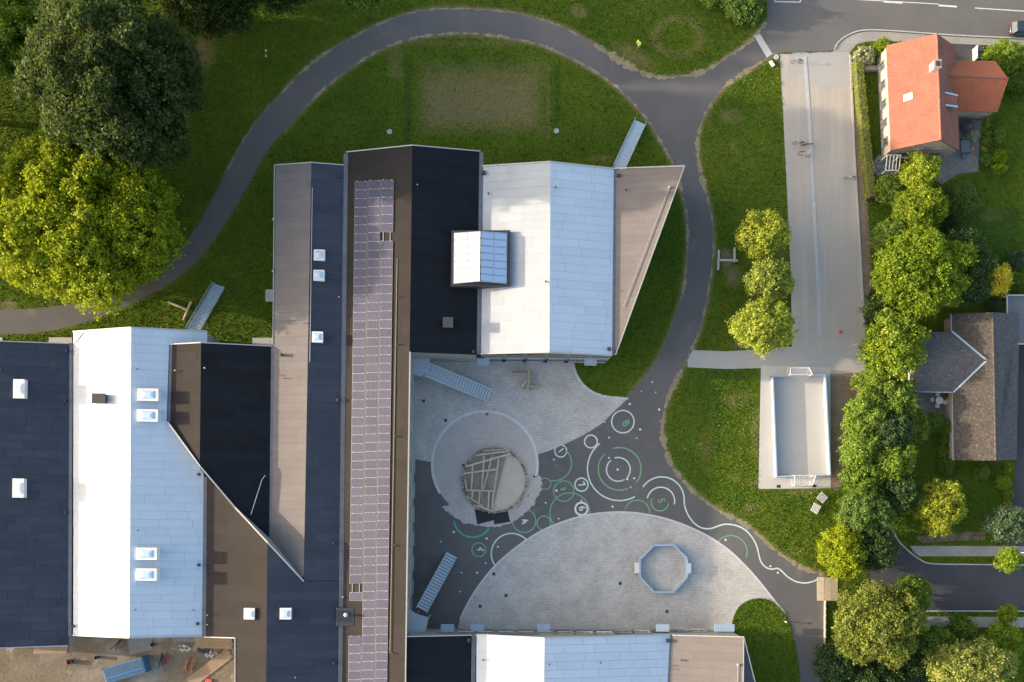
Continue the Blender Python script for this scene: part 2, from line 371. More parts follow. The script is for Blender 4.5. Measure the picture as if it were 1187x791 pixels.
def leaf_mat(name, dark, light, tip=None, trans=.45):
    m, nt, b, out = newmat(name)
    a = N(nt, 'ShaderNodeAttribute', attribute_name='tone')
    c = mixc(nt, ramp(nt, a.outputs['Fac'], 0, 1), dark, light)
    if tip: c = mixc(nt, ramp(nt, a.outputs['Fac'], .72, .98), c, tip)
    oi = N(nt, 'ShaderNodeObjectInfo'); hs = N(nt, 'ShaderNodeHueSaturation'); nt.links.new(c, hs.inputs['Color'])
    nt.links.new(ramp(nt, oi.outputs['Random'], 0, 1, .490, .510), hs.inputs['Hue']); nt.links.new(ramp(nt, oi.outputs['Random'], 0, 1, 1.03, .88), hs.inputs['Saturation'])
    fr = mathn(nt, 'FRACT', mathn(nt, 'MULTIPLY', oi.outputs['Random'], 7.31), 0.0); nt.links.new(ramp(nt, fr, 0, 1, .95, 1.25), hs.inputs['Value']); c = hs.outputs[0]
    nt.links.new(c, b.inputs['Base Color']); b.inputs['Roughness'].default_value = .6; b.inputs['Specular IOR Level'].default_value = .25
    t = N(nt, 'ShaderNodeBsdfTranslucent'); c2 = mixc(nt, .5, c, tuple(x * y for x, y in zip(light, (1.15, 1.1, .6)))); nt.links.new(c2, t.inputs[0])
    ms = N(nt, 'ShaderNodeMixShader'); ms.inputs[0].default_value = trans
    nt.links.new(b.outputs[0], ms.inputs[1]); nt.links.new(t.outputs[0], ms.inputs[2]); nt.links.new(ms.outputs[0], out.inputs[0])
    return m
LEAF = {
 'oak': leaf_mat('oak_leaves', (0.029, 0.057, 0.013), (0.079, 0.117, 0.022), (0.110, 0.146, 0.029)),
 'lime': leaf_mat('lime_leaves', (0.166, 0.245, 0.017), (0.345, 0.416, 0.026), (0.464, 0.514, 0.044)),
 'maple': leaf_mat('yellow_green_leaves', (0.195, 0.258, 0.025), (0.401, 0.441, 0.052), (0.535, 0.551, 0.088)),
 'mid': leaf_mat('mid_green_leaves', (0.086, 0.164, 0.020), (0.184, 0.279, 0.032), (0.254, 0.339, 0.043)),
 'bright': leaf_mat('bright_green_leaves', (0.126, 0.220, 0.013), (0.259, 0.355, 0.021), (0.341, 0.417, 0.031)),
 'dark': leaf_mat('dark_green_leaves', (0.032, 0.073, 0.024), (0.076, 0.134, 0.037), (0.108, 0.168, 0.044)),
 'olive': leaf_mat('olive_leaves', (0.132, 0.175, 0.029), (0.264, 0.310, 0.053), (0.353, 0.388, 0.078)),
 'pale': leaf_mat('pale_olive_leaves', (0.176, 0.208, 0.043), (0.353, 0.388, 0.082), (0.473, 0.495, 0.121)),
 'gold': leaf_mat('golden_leaves', (0.384, 0.338, 0.019), (0.717, 0.600, 0.025), (0.845, 0.700, 0.043)),
 'tipgold': leaf_mat('gold_tipped_leaves', (0.115, 0.200, 0.016), (0.254, 0.339, 0.025), (0.691, 0.630, 0.036)),
 'conifer': leaf_mat('blue_green_needles', (0.050, 0.095, 0.052), (0.130, 0.200, 0.104), (0.180, 0.260, 0.144)),
 'hedge': leaf_mat('hedge_leaves', (0.139, 0.218, 0.022), (0.288, 0.376, 0.043), (0.369, 0.436, 0.057)),
 'flower': leaf_mat('white_blossom', (0.100, 0.150, 0.036), (0.620, 0.600, 0.450), (0.800, 0.740, 0.612)),
 'purple': leaf_mat('purple_blossom', (0.080, 0.110, 0.045), (0.340, 0.240, 0.342), (0.500, 0.320, 0.486)),
}
M['bark'] = surf('bark', (.12, .09, .065), (.08, .06, .045), 2, .95, 8, .3)

# ---------------------------------------------------------------- ground and setting
def struct(o): o['kind'] = 'structure'; return o
def sheet(name, pts, z, mat, px=True):
    poly = plan(pts) if px else pts
    return struct(MB().sheet(poly, z).build(name, mat, None, LOCAL))

outer = [(-90, 366), (-40, 363), (0, 359), (40, 358), (76, 353), (111, 348), (150, 334), (185, 313), (210, 288), (229, 261), (245, 233), (258, 208), (280, 166), (304, 132), (334, 100), (367, 69), (405, 46), (442, 27), (482, 14), (509, 10.5), (553, 11), (594, 15), (633, 24.5), (662, 36.5), (688, 51), (714, 67), (737, 81), (757, 88.5), (777, 90), (800, 87), (820, 81), (840, 68), (863, 53), (878, 38), (889, 25)]
east = [(904, 58), (873, 78), (848, 94), (833, 109), (818, 131), (811, 150), (808.5, 170), (811, 194), (816, 215), (822, 237), (826, 260), (827, 287), (824.5, 314), (819, 350), (812, 380), (804, 400), (795, 420), (786, 438), (776, 458), (770, 478), (768, 499), (771, 519), (778, 538), (789, 554), (806, 572), (827, 588), (845, 598), (862, 607), (882, 623), (900, 639), (920, 653), (937, 661), (955, 667)]
inner = [(728, 462), (743, 443), (760, 420), (775, 390), (789, 350), (794, 322), (797, 292), (797, 264), (795, 244), (790, 221), (783, 196), (774, 179), (764, 161), (754, 144), (742, 129), (729, 114.5), (714, 100.5), (696, 87), (676, 75), (651, 62.5), (625, 52), (594, 45), (563, 40.5), (536, 39), (509, 40), (476, 45.5), (445, 56), (418, 71), (391, 90), (367, 111), (344, 135), (320, 162), (308, 178), (296, 199), (286, 217), (273, 240), (258, 264), (245, 282), (233, 298), (217, 313), (197, 328), (177, 340), (157, 351), (131, 362), (106, 371), (76, 380), (38, 386), (0, 388), (-40, 391), (-90, 393)]
o_s, e_s, i_s = spline(outer, 5), spline(east, 5), spline(inner, 5)
def jitter_edge(pts, a=.35):
    out = []
    for i, (x, y) in enumerate(pts): out.append((x + random.uniform(-a, a), y + random.uniform(-a, a)))
    return out
pave_edge = [(713, 476), (698, 491), (677.5, 504), (657, 514), (637, 522.5), (623, 527)]
asphalt_poly = jitter_edge(o_s) + jitter_edge(e_s) + [(955, 850), (460, 850), (460, 524)] + [(623, 527), (637, 522.5), (657, 514), (677.5, 504), (698, 491), (713, 476)] + jitter_edge(i_s)

def verge(name, pts, wmin, wmax, seed, gap=.25):
    rn = random.Random(seed); q = []
    for (x0, y0), (x1, y1) in zip(pts[:-1], pts[1:]):
        for k in range(3): q.append((x0 + (x1 - x0) * k / 3, y0 + (y1 - y0) * k / 3))
    run = []; w_ = (wmin + wmax) / 2
    def flush(run):
        if len(run) < 4: return
        L = []; R = []
        for i, (p, w) in enumerate(run):
            a = Vector(run[max(0, i - 1)][0]); b = Vector(run[min(len(run) - 1, i + 1)][0]); d = (b - a).normalized(); n_ = Vector((-d.y, d.x)); off = rn.uniform(-.08, .08)
            f = min(1, i / 2, (len(run) - 1 - i) / 2); c = Vector(p) + n_ * off; L.append(c + n_ * w * f * .5); R.append(c - n_ * w * f * .5 - n_ * .01)
        n = len(L); vs = [(v.x, v.y, .0105) for v in L] + [(v.x, v.y, .0105) for v in R]
        struct(MB().add(vs, [(n + i, n + i + 1, i + 1, i) for i in range(n - 1)]).build(name, M['kerb_warm'], None, LOCAL))
    for p in q:
        w_ = min(wmax, max(wmin, w_ + rn.uniform(-.2, .2)))
        if rn.random() < gap * .12 and len(run) > 12: flush(run); run = []
        run.append((G(*p), w_ * rn.uniform(.45, 1.5)))
    flush(run)

# ground sheet with a fine part (worn spots and shadow strips painted per vertex) and a coarse skirt out to the horizon
def seg_dist(X, Y, pts):
    d = np.full(X.shape, 1e9)
    for (ax, ay), (bx, by) in zip(pts[:-1], pts[1:]):
        vx, vy = bx - ax, by - ay; L = vx * vx + vy * vy + 1e-9
        t = np.clip(((X - ax) * vx + (Y - ay) * vy) / L, 0, 1)
        d = np.minimum(d, np.hypot(X - ax - t * vx, Y - ay - t * vy))
    return d
WEAR_SHADE = {}
def make_ground():
    nx, ny = 330, 225
    xs = np.linspace(-40, 1230, nx); ys = np.linspace(-35, 830, ny)
    X, Y = np.meshgrid(xs, ys); dry = np.zeros_like(X); dirt = np.zeros_like(X); dk = np.zeros_like(X)
    def ell(cx, cy, rx, ry, soft=.5, rot=0):
        c, s = math.cos(rot), math.sin(rot); dx, dy = X - cx, Y - cy
        r = np.sqrt(((dx * c + dy * s) / rx) ** 2 + ((-dx * s + dy * c) / ry) ** 2); return np.clip((1 - r) / soft, 0, 1)
    def rect(x0, x1, y0, y1, soft): return np.clip(np.minimum(np.minimum(X - x0, x1 - X), np.minimum(Y - y0, y1 - Y)) / soft, 0, 1)
    # worn rectangle inside the loop, mound and worn verges
    dry = np.maximum(dry, rect(474, 642, 62, 166, 26) * .85); dirt = np.maximum(dirt, rect(478, 634, 78, 160, 26) * .42)
    ring = np.clip(1 - np.abs(np.hypot((X - 785) / 33, (Y - 43) / 26) - .8) / .33, 0, 1); dry = np.maximum(dry, ring * .75)
    dry = np.maximum(dry, ell(671, 13, 14, 12) * .8); dry = np.maximum(dry, ell(735, 65, 40, 14, .7, .55) * .9); dry = np.maximum(dry, ell(848, 135, 18, 12) * .7)
    dry = np.maximum(dry, ell(700, 60, 50, 10, .8, .5) * .6)
    for cx, cy, rx, ry, a in ((850, 465, 18, 12, .8), (862, 460, 12, 8, .9), (876, 500, 9, 45, .8), (852, 555, 9, 6, .9), (870, 590, 18, 10, .8), (880, 560, 26, 8, .7), (930, 571, 40, 6, .8),
                              (820, 130, 9, 40, .5), (905, 300, 9, 90, .6), (818, 520, 18, 30, .5), (920, 640, 20, 8, .6), (1150, 250, 25, 12, .6), (1130, 235, 18, 10, .6), (300, 140, 14, 30, .4), (240, 62, 16, 34, .9), (215, 130, 12, 30, .8), (600, 195, 20, 6, .5), (700, 184, 24, 7, .8), (850, 170, 8, 14, .6)):
        dry = np.maximum(dry, ell(cx, cy, rx, ry, .8) * a)
    for cx, cy, rx, ry, a in ((232, 58, 9, 26, .8), (212, 145, 8, 30, .8), (186, 185, 10, 18, .7), (841, 300, 14, 16, 1.1), (850, 320, 16, 22, .7), (10, 352, 16, 6, .9), (757, 90, 24, 6, .9), (742, 84, 16, 5, .8), (1100, 352, 46, 6, 1.0), (1040, 345, 20, 20, .9), (900, 390, 14, 40, .5), (868, 400, 40, 8, .7), (1060, 480, 30, 40, .7)):
        dirt = np.maximum(dirt, ell(cx, cy, rx, ry, .8) * a)
    # lines left by the old building round the worn rectangle
    for x0, x1, y0, y1 in ((448, 468, 44, 92), (474, 622, 47, 55), (632, 640, 72, 168), (459, 463, 60, 96)):
        dry = np.maximum(dry, rect(x0, x1, y0, y1, 3) * .65)
    dk = np.maximum(dk, rect(465, 480, 60, 170, 6) * .8); dk = np.maximum(dk, rect(640, 652, 70, 150, 6) * .9); dk = np.maximum(dk, rect(820, 842, 425, 530, 10) * .7); dk = np.maximum(dk, ell(840, 435, 40, 16) * .6)  # dark patches left of the court are the buildings' shadow painted into the lawn
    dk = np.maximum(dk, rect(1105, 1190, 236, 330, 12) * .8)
    edge = np.minimum(seg_dist(X, Y, o_s[::2]), np.minimum(seg_dist(X, Y, i_s[::2]), seg_dist(X, Y, e_s[::2])))
    w = np.clip(1 - edge / 5.0, 0, 1); side = np.where(X < 330, .45, 1.0)
    dirt = np.maximum(dirt, w * 1.05 * side); dry = np.maximum(dry, np.clip(1 - edge / 9, 0, 1) * .55 * side)
    verts = [(*G(x, y), 0.0) for y in ys for x in xs]
    faces = [(j * nx + i, (j + 1) * nx + i, (j + 1) * nx + i + 1, j * nx + i + 1) for j in range(ny - 1) for i in range(nx - 1)]
    b = len(verts); R = 900.0
    verts += [(-R, R, 0), (R, R, 0), (R, -R, 0), (-R, -R, 0)]
    c = [0, nx - 1, nx * ny - 1, nx * (ny - 1)]
    top = list(range(nx)); bot = [nx * (ny - 1) + i for i in range(nx)]; lef = [j * nx for j in range(ny)]; rig = [j * nx + nx - 1 for j in range(ny)]
    faces += [tuple([b + 1, b] + top), tuple([b + 3, b + 2] + bot[::-1]), tuple([b, b + 3] + lef[::-1]), tuple([b + 2, b + 1] + rig)]
    me = bpy.data.meshes.new('ground'); me.from_pydata(verts, [], faces); me.update()
    at = me.color_attributes.new('wear_shade', 'FLOAT_COLOR', 'POINT')
    col = np.zeros((len(verts), 4), np.float32); n = nx * ny
    col[:n, 0] = dry.ravel(); col[:n, 1] = dirt.ravel(); col[:n, 2] = dk.ravel(); col[:, 3] = 1
    at.data.foreach_set('color', col.ravel())
    WEAR_SHADE.update(dry=dry, dirt=dirt, dk=dk, nx=nx, ny=ny)
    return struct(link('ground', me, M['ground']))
ground = make_ground()

asphalt = sheet('asphalt_path', asphalt_poly, .008, M['asphalt'])
verge('worn_verge', o_s[55:118], .05, .5, 1, 1.0); verge('worn_verge', o_s[120:], .15, 1.0, 2, .4); verge('worn_verge', e_s, .05, .75, 3, .9); verge('worn_verge', i_s[20:150], .05, .45, 4, 1.2)
# yard paving north of the sand circle
pav_n = [(462, 412), (664, 412), (665, 424), (669, 436), (677, 447), (688, 455), (704, 460), (728, 462), (713, 476), (698, 491), (677.5, 504), (657, 514), (637, 522.5), (620, 528), (585, 540), (501, 536), (462, 529)]
yard_paving = sheet('yard_paving', pav_n, .016, M['paving'])
# half-round paving
semi = [(532, 745), (531, 727), (537, 710), (546, 693), (558, 675), (572, 658), (588, 643), (606, 629), (627, 616), (650, 606), (676, 598), (702, 594.5), (727, 594), (752, 597), (777, 603), (801, 612), (823, 623), (845, 638), (864, 656), (880, 674), (895, 693), (903, 703)]
semi_s = spline(semi, 4)
half_paving = sheet('half_round_paving', semi_s + [(880, 760), (532, 760)], .016, M['paving'])
struct(MB().ribbon(plan(semi_s[6:]), .22, .018, h=.012).build('paving_edge_kerb', M['pale_kerb'], half_paving))
struct(MB().ribbon(plan(spline([(664, 412), (665, 424), (669, 436), (677, 447), (688, 455), (704, 460), (728, 462)], 4)), .3, .018, h=.012).build('paving_edge_kerb', M['pale_kerb'], yard_paving))
# sand circle
def circ(cx, cy, rx, ry=None, n=64, a0=0, a1=360):
    ry = ry or rx
    return [(cx + rx * math.cos(math.radians(a0 + (a1 - a0) * i / n)), cy + ry * math.sin(math.radians(a0 + (a1 - a0) * i / n))) for i in range(n + (0 if a1 - a0 == 360 else 1))]
sand_circle = sheet('sand_circle', circ(562, 539, 61, 62), .024, M['sand'])
struct(MB().ribbon(plan(circ(562, 539, 61, 62, 60, 148, 372)), .36, .026, h=.02).build('circle_kerb', M['pale_kerb'], sand_circle))
spill = [(612, 575), (618, 556), (626, 551), (629, 560), (626, 572), (618, 586), (608, 596), (598, 603), (588, 609), (572, 611), (556, 610), (540, 607), (524, 598), (512, 588), (530, 580), (570, 590), (600, 588)]
sp = []
for a, b in zip(spill, spill[1:] + spill[:1]):
    for k in range(7):
        t = k / 7; sp.append((a[0] + (b[0] - a[0]) * t + random.uniform(-1.4, 1.4), a[1] + (b[1] - a[1]) * t + random.uniform(-1.4, 1.4)))
sheet('spilled_sand', sp, .030, M['sand'])
# lawn islands
isl = spline([(848, 760), (847, 735), (849, 716), (856, 703), (868, 695), (881, 693), (895, 696), (908, 708), (916, 724), (921, 744), (925, 765), (928, 795), (930, 850)], 4)
lawn_island = sheet('lawn_island', isl + [(848, 850)], .026, M['grass'])
struct(MB().ribbon(plan(isl[4:30]), .2, .027, h=.012).build('island_kerb', M['kerb'], lawn_island))
# street, pavements and lanes at the upper right
street_edge = spline([(889, 62), (930, 60), (963, 59), (971, 50), (981, 42), (1001, 35.5), (1039, 36.5), (1102, 41), (1165, 44), (1300, 49)], 4)
sheet('street', [(889, -60)] + [(889, 20)] + street_edge + [(1300, -60)], .016, M['street'])
walk_edge = spline([(984, 63), (990, 55), (999, 49.5), (1029, 48), (1107, 51), (1155, 53), (1300, 58)], 4)
sidewalk = sheet('sidewalk', [(963, 60.5)] + [(x, y + 1.5) for x, y in street_edge[8:]] + walk_edge[::-1], .020, M['slab'])
struct(MB().ribbon(plan(street_edge[9:]), .16, .016, h=.10).build('street_kerb', M['kerb'], sidewalk))
lane = [(904, 63), (985, 61), (989, 120), (992, 190), (996, 260), (1001, 350), (1003, 425), (918, 425), (917, 330), (912, 220), (908, 140)]
lane_o = sheet('gravel_lane', lane, .024, M['gravel_lane'])
sheet('lane_north_apron', [(921, 81), (918, 61), (984, 60.5), (985, 100), (960, 104), (938, 98)], .028, M['gravel_grey'])
sheet('connecting_path', [(803, 406), (842, 407.5), (883, 405), (917, 402), (1002, 402), (1004, 432), (961, 434), (880, 427), (842, 428), (797, 426), (797, 418)], .0275, M['gravel_grey'])
struct(MB().ribbon(plan([(933, 66), (937, 120), (941, 190), (944.5, 260), (947.5, 320), (950.5, 389)]), .42, .032, h=.03).build('lane_centre_kerb', M['kerb'], lane_o))
def granite_row(a, b, n, name, parent, w=.30):
    me = None
    for i in range(n):
        t = (i + .5) / n; p = P(a[0] + (b[0] - a[0]) * t, a[1] + (b[1] - a[1]) * t)
        if me is None:
            L = (P(*b) - P(*a)).length / n * .86; ob = MB().box((0, 0, .04), (w, L, .08)).build(name, M['kerb'], parent, LOCAL, bevel=.015); me = ob.data
        else:
            ob = link(name, me, None, parent)
        ob.location = (p.x, p.y, .015); ob.rotation_euler = (0, 0, random.uniform(-.05, .05) + math.atan2((P(*b) - P(*a)).y, (P(*b) - P(*a)).x) + math.pi / 2)
granite_row((985.5, 64), (990.5, 180), 60, 'kerb_stone', lane_o, .24)
granite_row((990.5, 180), (1003, 395), 96, 'kerb_stone', lane_o, .24)
# soil strips
sheet('soil_strip', [(987, 62), (993, 90), (998, 160), (1006, 240), (1012, 330), (1012, 400), (1004, 400), (1001.5, 340), (996.5, 250), (992.5, 180), (988, 100)], .012, M['soil'])
sheet('soil_bed', jitter_edge([(963, 427), (985, 426), (1003, 426), (1010, 440), (1004, 480), (992, 520), (986, 556), (970, 570), (963, 566)], .8), .012, M['soil'])
# ball court pad
court_pad = sheet('court_pad', [(882, 424), (962.5, 426), (963, 566), (879, 567)], .034, M['concrete'])
# lower right street
lr = [(1028, 600), (1036, 618), (1043, 629), (1050, 636), (1058, 643), (1067, 649), (1080, 653), (1300, 656), (1300, 708), (1076, 708), (1040, 706), (1010, 690), (1000, 640), (1015, 600)]
sheet('side_street', lr, .010, M['dark_asphalt'])
fw = sheet('footpath', [(1054, 633), (1110, 633), (1300, 634), (1300, 645), (1066, 645), (1060, 641)], .018, M['slab'])
fw2 = sheet('footpath', [(1074, 715), (1300, 716), (1300, 728), (1072, 727)], .018, M['slab'])
struct(MB().ribbon(plan(spline([(1036, 618), (1043, 629), (1050, 636), (1058, 643), (1067, 649), (1080, 653.5), (1130, 654.5), (1300, 656)], 4)), .16, .01, h=.10).build('street_kerb', M['kerb'], fw))
struct(MB().ribbon(plan([(1074, 708.5), (1130, 708.5), (1300, 709)]), .16, .01, h=.10).build('street_kerb', M['kerb'], fw2))
sheet('driveway', [(1179, 395), (1300, 395), (1300, 640), (1170, 640), (1172, 620), (1176, 560), (1177, 534), (1180, 500)], .014, M['dark_asphalt'])
sheet('house_driveway', [(1105, 50.5), (1140, 52), (1138, 72), (1104, 72)], .014, M['dark_asphalt'])
sheet('terrace', [(1034, 446), (1060, 440), (1070, 455), (1106, 455), (1106, 484), (1060, 482), (1040, 478)], .014, M['patio'])
sheet('patio', [(1082, 150), (1112, 138), (1138, 140), (1135, 165), (1134, 199), (1110, 202), (1092, 214), (1078, 206), (1076, 185)], .014, M['patio'])
sheet('garden_path', [(1019, 180), (1040, 180), (1040, 202), (1016, 204), (1010, 190)], .012, M['slab'])
sheet('flower_bed', [(1100, 618), (1142, 616), (1142, 626), (1090, 628), (1070, 630), (1060, 622)], .012, M['soil'])
# builders' yard at the lower left
sheet('builders_yard', jitter_edge([(-60, 752), (0, 752), (79, 749), (84, 735), (272, 737), (272, 850), (-60, 850)], .6), .010, M['mud'])

# ---------------------------------------------------------------- school buildings
def plane_of(pts):
    A = np.array([[p.x, p.y, 1] for p in pts]); z = np.array([p.z for p in pts])
    a, b, c = np.linalg.lstsq(A, z, rcond=None)[0]; return a, b, c
def clip_rect(poly, u0, u1, v0, v1):
    def cut(ps, idx, lim, sgn):
        out = []
        for i in range(len(ps)):
            a, b = ps[i], ps[(i + 1) % len(ps)]; fa, fb = sgn * (a[idx] - lim), sgn * (b[idx] - lim)
            if fa >= 0: out.append(a)
            if (fa >= 0) != (fb >= 0):
                t = fa / (fa - fb); out.append((a[0] + (b[0] - a[0]) * t, a[1] + (b[1] - a[1]) * t))
        return out
    for idx, lim, sgn in ((0, u0, 1), (0, u1, -1), (1, v0, 1), (1, v1, -1)):
        poly = cut(poly, idx, lim, sgn)
        if len(poly) < 3: return []
    return poly
def uv(p): return (p.x * U.x + p.y * U.y, p.x * V.x + p.y * V.y)
def roof_slope(root, pts, mat, deck, row=1.04, lens=(2.6, 4.4), thick=.22, name='roof_slope', gap=.035, seed=0):
    """one roof plane: a deck slab with felt sheets laid on it, rows running down the slope"""
    W = [P(*p) for p in pts]; a, b, c = plane_of(W); zf = lambda x, y: a * x + b * y + c
    W = [Vector((w.x, w.y, zf(w.x, w.y))) for w in W]
    n = len(W); area = sum(W[i].x * W[(i + 1) % n].y - W[(i + 1) % n].x * W[i].y for i in range(n))
    if area < 0: W = W[::-1]
    mb = MB(); vs = [w - Vector((0, 0, .02)) for w in W] + [w - Vector((0, 0, thick)) for w in W]
    fs = [(n + i, n + (i + 1) % n, (i + 1) % n, i) for i in range(n)]
    for t in tessellate_polygon([[Vector((w.x, w.y, 0)) for w in W]]):
        i, j, k = t
        if (Vector((W[j].x - W[i].x, W[j].y - W[i].y))).cross(Vector((W[k].x - W[i].x, W[k].y - W[i].y))) < 0: i, k = k, i
        fs += [(i, j, k), (n + k, n + j, n + i)]
    mb.add(vs, fs); deck_o = mb.build(name, deck, root)
    poly = [uv(w) for w in W]; us = [p[0] for p in poly]; vv = [p[1] for p in poly]
    rnd = random.Random(seed + 11); v = min(vv) ; r = 0
    while v < max(vv) - .02:
        u = min(us) - rnd.uniform(0, lens[1] * .9)
        while u < max(us):
            L = rnd.uniform(*lens)
            q = clip_rect(poly, u + gap / 2, u + L - gap / 2, v + gap / 2, v + row - gap / 2)
            u += L
            if len(q) < 3: continue
            A = abs(sum(q[i][0] * q[(i + 1) % len(q)][1] - q[(i + 1) % len(q)][0] * q[i][1] for i in range(len(q)))) / 2
            if A < .05: continue
            top = []
            for pu, pv in q:
                x = pu * U.x + pv * V.x; y = pu * U.y + pv * V.y; top.append(Vector((x, y, zf(x, y))))
            m = len(top); area = sum(top[i].x * top[(i + 1) % m].y - top[(i + 1) % m].x * top[i].y for i in range(m))
            if area < 0: top = top[::-1]
            dz = Vector((0, 0, rnd.uniform(.0, .008)))
            vs = [t + dz for t in top] + [t - Vector((0, 0, .019)) for t in top]
            fs = [tuple(range(m))] + [(m + i, m + (i + 1) % m, (i + 1) % m, i) for i in range(m)]
            MB().add(vs, fs).build('roof_sheet', mat, deck_o)
        v += row; r += 1
    return zf
def walls(root, pts, mat=None, drop=.2, name='wall', inset=.12, z0=-.05):
    W = [P(*p) for p in pts]; c = sum(W, Vector()) / len(W)
    Q = []
    for w in W:
        d = Vector((c.x - w.x, c.y - w.y)); d.normalize(); Q.append(Vector((w.x + d.x * inset, w.y + d.y * inset, w.z - drop)))
    n = len(Q); area = sum(Q[i].x * Q[(i + 1) % n].y - Q[(i + 1) % n].x * Q[i].y for i in range(n))
    if area < 0: Q = Q[::-1]
    vs = [(q.x, q.y, z0) for q in Q] + [tuple(q) for q in Q]
    return MB().add(vs, [(i, (i + 1) % n, n + (i + 1) % n, n + i) for i in range(n)]).build(name, mat or M['facade'], root)
def strip(root, name, a, b, w, h, mat, lift=0.0):
    A = P(*a) + Vector((0, 0, lift)); B = P(*b) + Vector((0, 0, lift))
    return MB().beam(A, B, w, h).build(name, mat, root)
def trim(root, pts, w=.12, h=.10, lift=.05, mat=None):
    for a, b in zip(pts[:-1], pts[1:]): strip(root, 'edge_trim', a, b, w, h, mat or M['trim'], lift)

def skylight(root, px, py, w, l, zf, mat='dome', h=.55, name='skylight'):
    """rooflight on a kerb: white frame, inner bevel and a glazed dome; w, l in plan units"""
    p = P(px, py, 7.2); z = zf(p.x, p.y); p = P(px, py, z + .3); W_, L_ = w * S * .94, l * S * .94
    z = zf(p.x, p.y)
    R = Matrix.Rotation(-.0138, 3, 'Z')
    def ringv(w_, l_, zz): return [Vector((p.x, p.y, zz)) + R @ Vector((sx * w_ / 2, sy * l_ / 2, 0)) for sx, sy in ((-1, -1), (1, -1), (1, 1), (-1, 1))]
    z0 = min(zf(q.x, q.y) for q in ringv(W_, L_, 0)) - .05; zt = z + h
    fr = MB(); a, b, c, d = ringv(W_, L_, z0), ringv(W_, L_, zt), ringv(W_ * .72, L_ * .68, zt), ringv(W_ * .72, L_ * .68, zt - .06)
    vs = a + b + c + d; fs = []
    for k in range(3): fs += [(k * 4 + i, k * 4 + (i + 1) % 4, k * 4 + 4 + (i + 1) % 4, k * 4 + 4 + i) for i in range(4)]
    o = fr.add(vs, fs).build(name, M['white_paint'], root)
    g = MB(); lv = [(1.0, 0), (.92, .06), (.72, .14), (.4, .19)]
    vs = []
    for s_, dz in lv: vs += ringv(W_ * .72 * s_, L_ * .68 * s_, zt - .05 + dz)
    fs = [(k * 4 + i, k * 4 + (i + 1) % 4, k * 4 + 4 + (i + 1) % 4, k * 4 + 4 + i) for k in range(3) for i in range(4)] + [(12, 13, 14, 15)]
    g.add(vs, fs).build('glazed_dome', M[mat], o, smooth=False)
    return o
def vent_pipe(root, px, py, zf, r=.09, h=.45, mat='dark_metal'):
    p = P(px, py, 7); z = zf(p.x, p.y); p = P(px, py, z); z = zf(p.x, p.y)
    return MB().lathe([(r, z - .1), (r, z + h), (r * 1.5, z + h), (r * 1.5, z + h + .1), (r * .5, z + h + .14)], 10, (p.x, p.y, 0)).build('vent_pipe', M[mat], root)
def hopper(root, px, py, zf, s=.32, mat='dark_metal'):
    p = P(px, py, 6.2); z = zf(p.x, p.y); p = P(px, py, z)
    return MB().box((p.x, p.y, z + .14), (s, s, .34), -.0138).box((p.x + .02, p.y, z + .33), (s * .6, s * .6, .06)).build('roof_outlet', M[mat], root, bevel=.02)
def windows_on(root, A, B, items, facade_n, sill=True):
    """windows on a wall from A to B (plan points at ground); items: (distance along, centre height, width, height)"""
    A = Vector((A[0], A[1], 0)); B = Vector((B[0], B[1], 0)); d = (B - A).normalized(); nrm = Vector((facade_n[0], facade_n[1], 0)).normalized()
    rz = math.atan2(d.y, d.x)
    for t, zc, w, h in items:
        c = A + d * t + Vector((0, 0, zc))
        fm = MB(); fw = .09
        for off, sz in ((Vector((0, 0, h / 2)), (w, .14, fw)), (Vector((0, 0, -h / 2)), (w, .14, fw)), (d * (w / 2), (fw, .14, h)), (-d * (w / 2), (fw, .14, h)), (Vector((0, 0, 0)), (fw * .7, .12, h))):
            fm.box(c + nrm * .05 + off, sz, rz)
        f = fm.build('window', M['frame'], root)
        MB().box(c + nrm * .03, (w - .04, .05, h - .04), rz).build('pane', M['glass'], f)
        if sill: MB().box(c + nrm * .14 + Vector((0, 0, -h / 2 - .07)), (w + .1, .26, .05), rz).build('sill', M['trim'], f)

def wing(name, label, px, py):
    p = P(px, py); return thing(name, label, 'building', (p.x, p.y, 0), group='wings of the school')

# -- far left wing, slate felt
r = wing('school_wing', 'leftmost school wing under slate blue felt, cut by the photo edge', 40, 570)
walls(r, [(-95, 394.5, 6), (-6, 396, 8.3), (81, 399, 6), (79, 748, 6), (-6, 751, 8.3), (-95, 754, 6)])
zA = roof_slope(r, [(-6, 396, 8.3), (81, 399, 6), (79, 748, 6), (-6, 751, 8.3)], M['slate_felt'], M['deck'], seed=1)
roof_slope(r, [(-95, 394.5, 6), (-6, 396, 8.3), (-6, 751, 8.3), (-95, 754, 6)], M['slate_felt'], M['deck'], lens=(4, 6), seed=2)
trim(r, [(-95, 394, 6), (-6, 395.5, 8.3), (81, 398.6, 6)]); trim(r, [(-6, 751.5, 8.3), (79, 748.5, 6)])
strip(r, 'valley_gutter', (82.6, 398, 5.98), (81, 737, 5.98), .42, .12, M['gutter'])
skylight(r, 22.7, 451, 13, 22, zA, 'opal_glass', .6); skylight(r, 21.8, 566, 13, 22, zA, 'opal_glass', .6)
for x, y in ((78, 407), (76, 465), (77, 594)): hopper(r, x, y, zA)
for x, y in ((2, 428), (6, 603), (70, 430)): vent_pipe(r, x, y, zA, .05, .3)
strip(r, 'drain_pipe', (79, 727, 6.1), (66, 748, 6.4), .06, .06, M['dark_metal'])

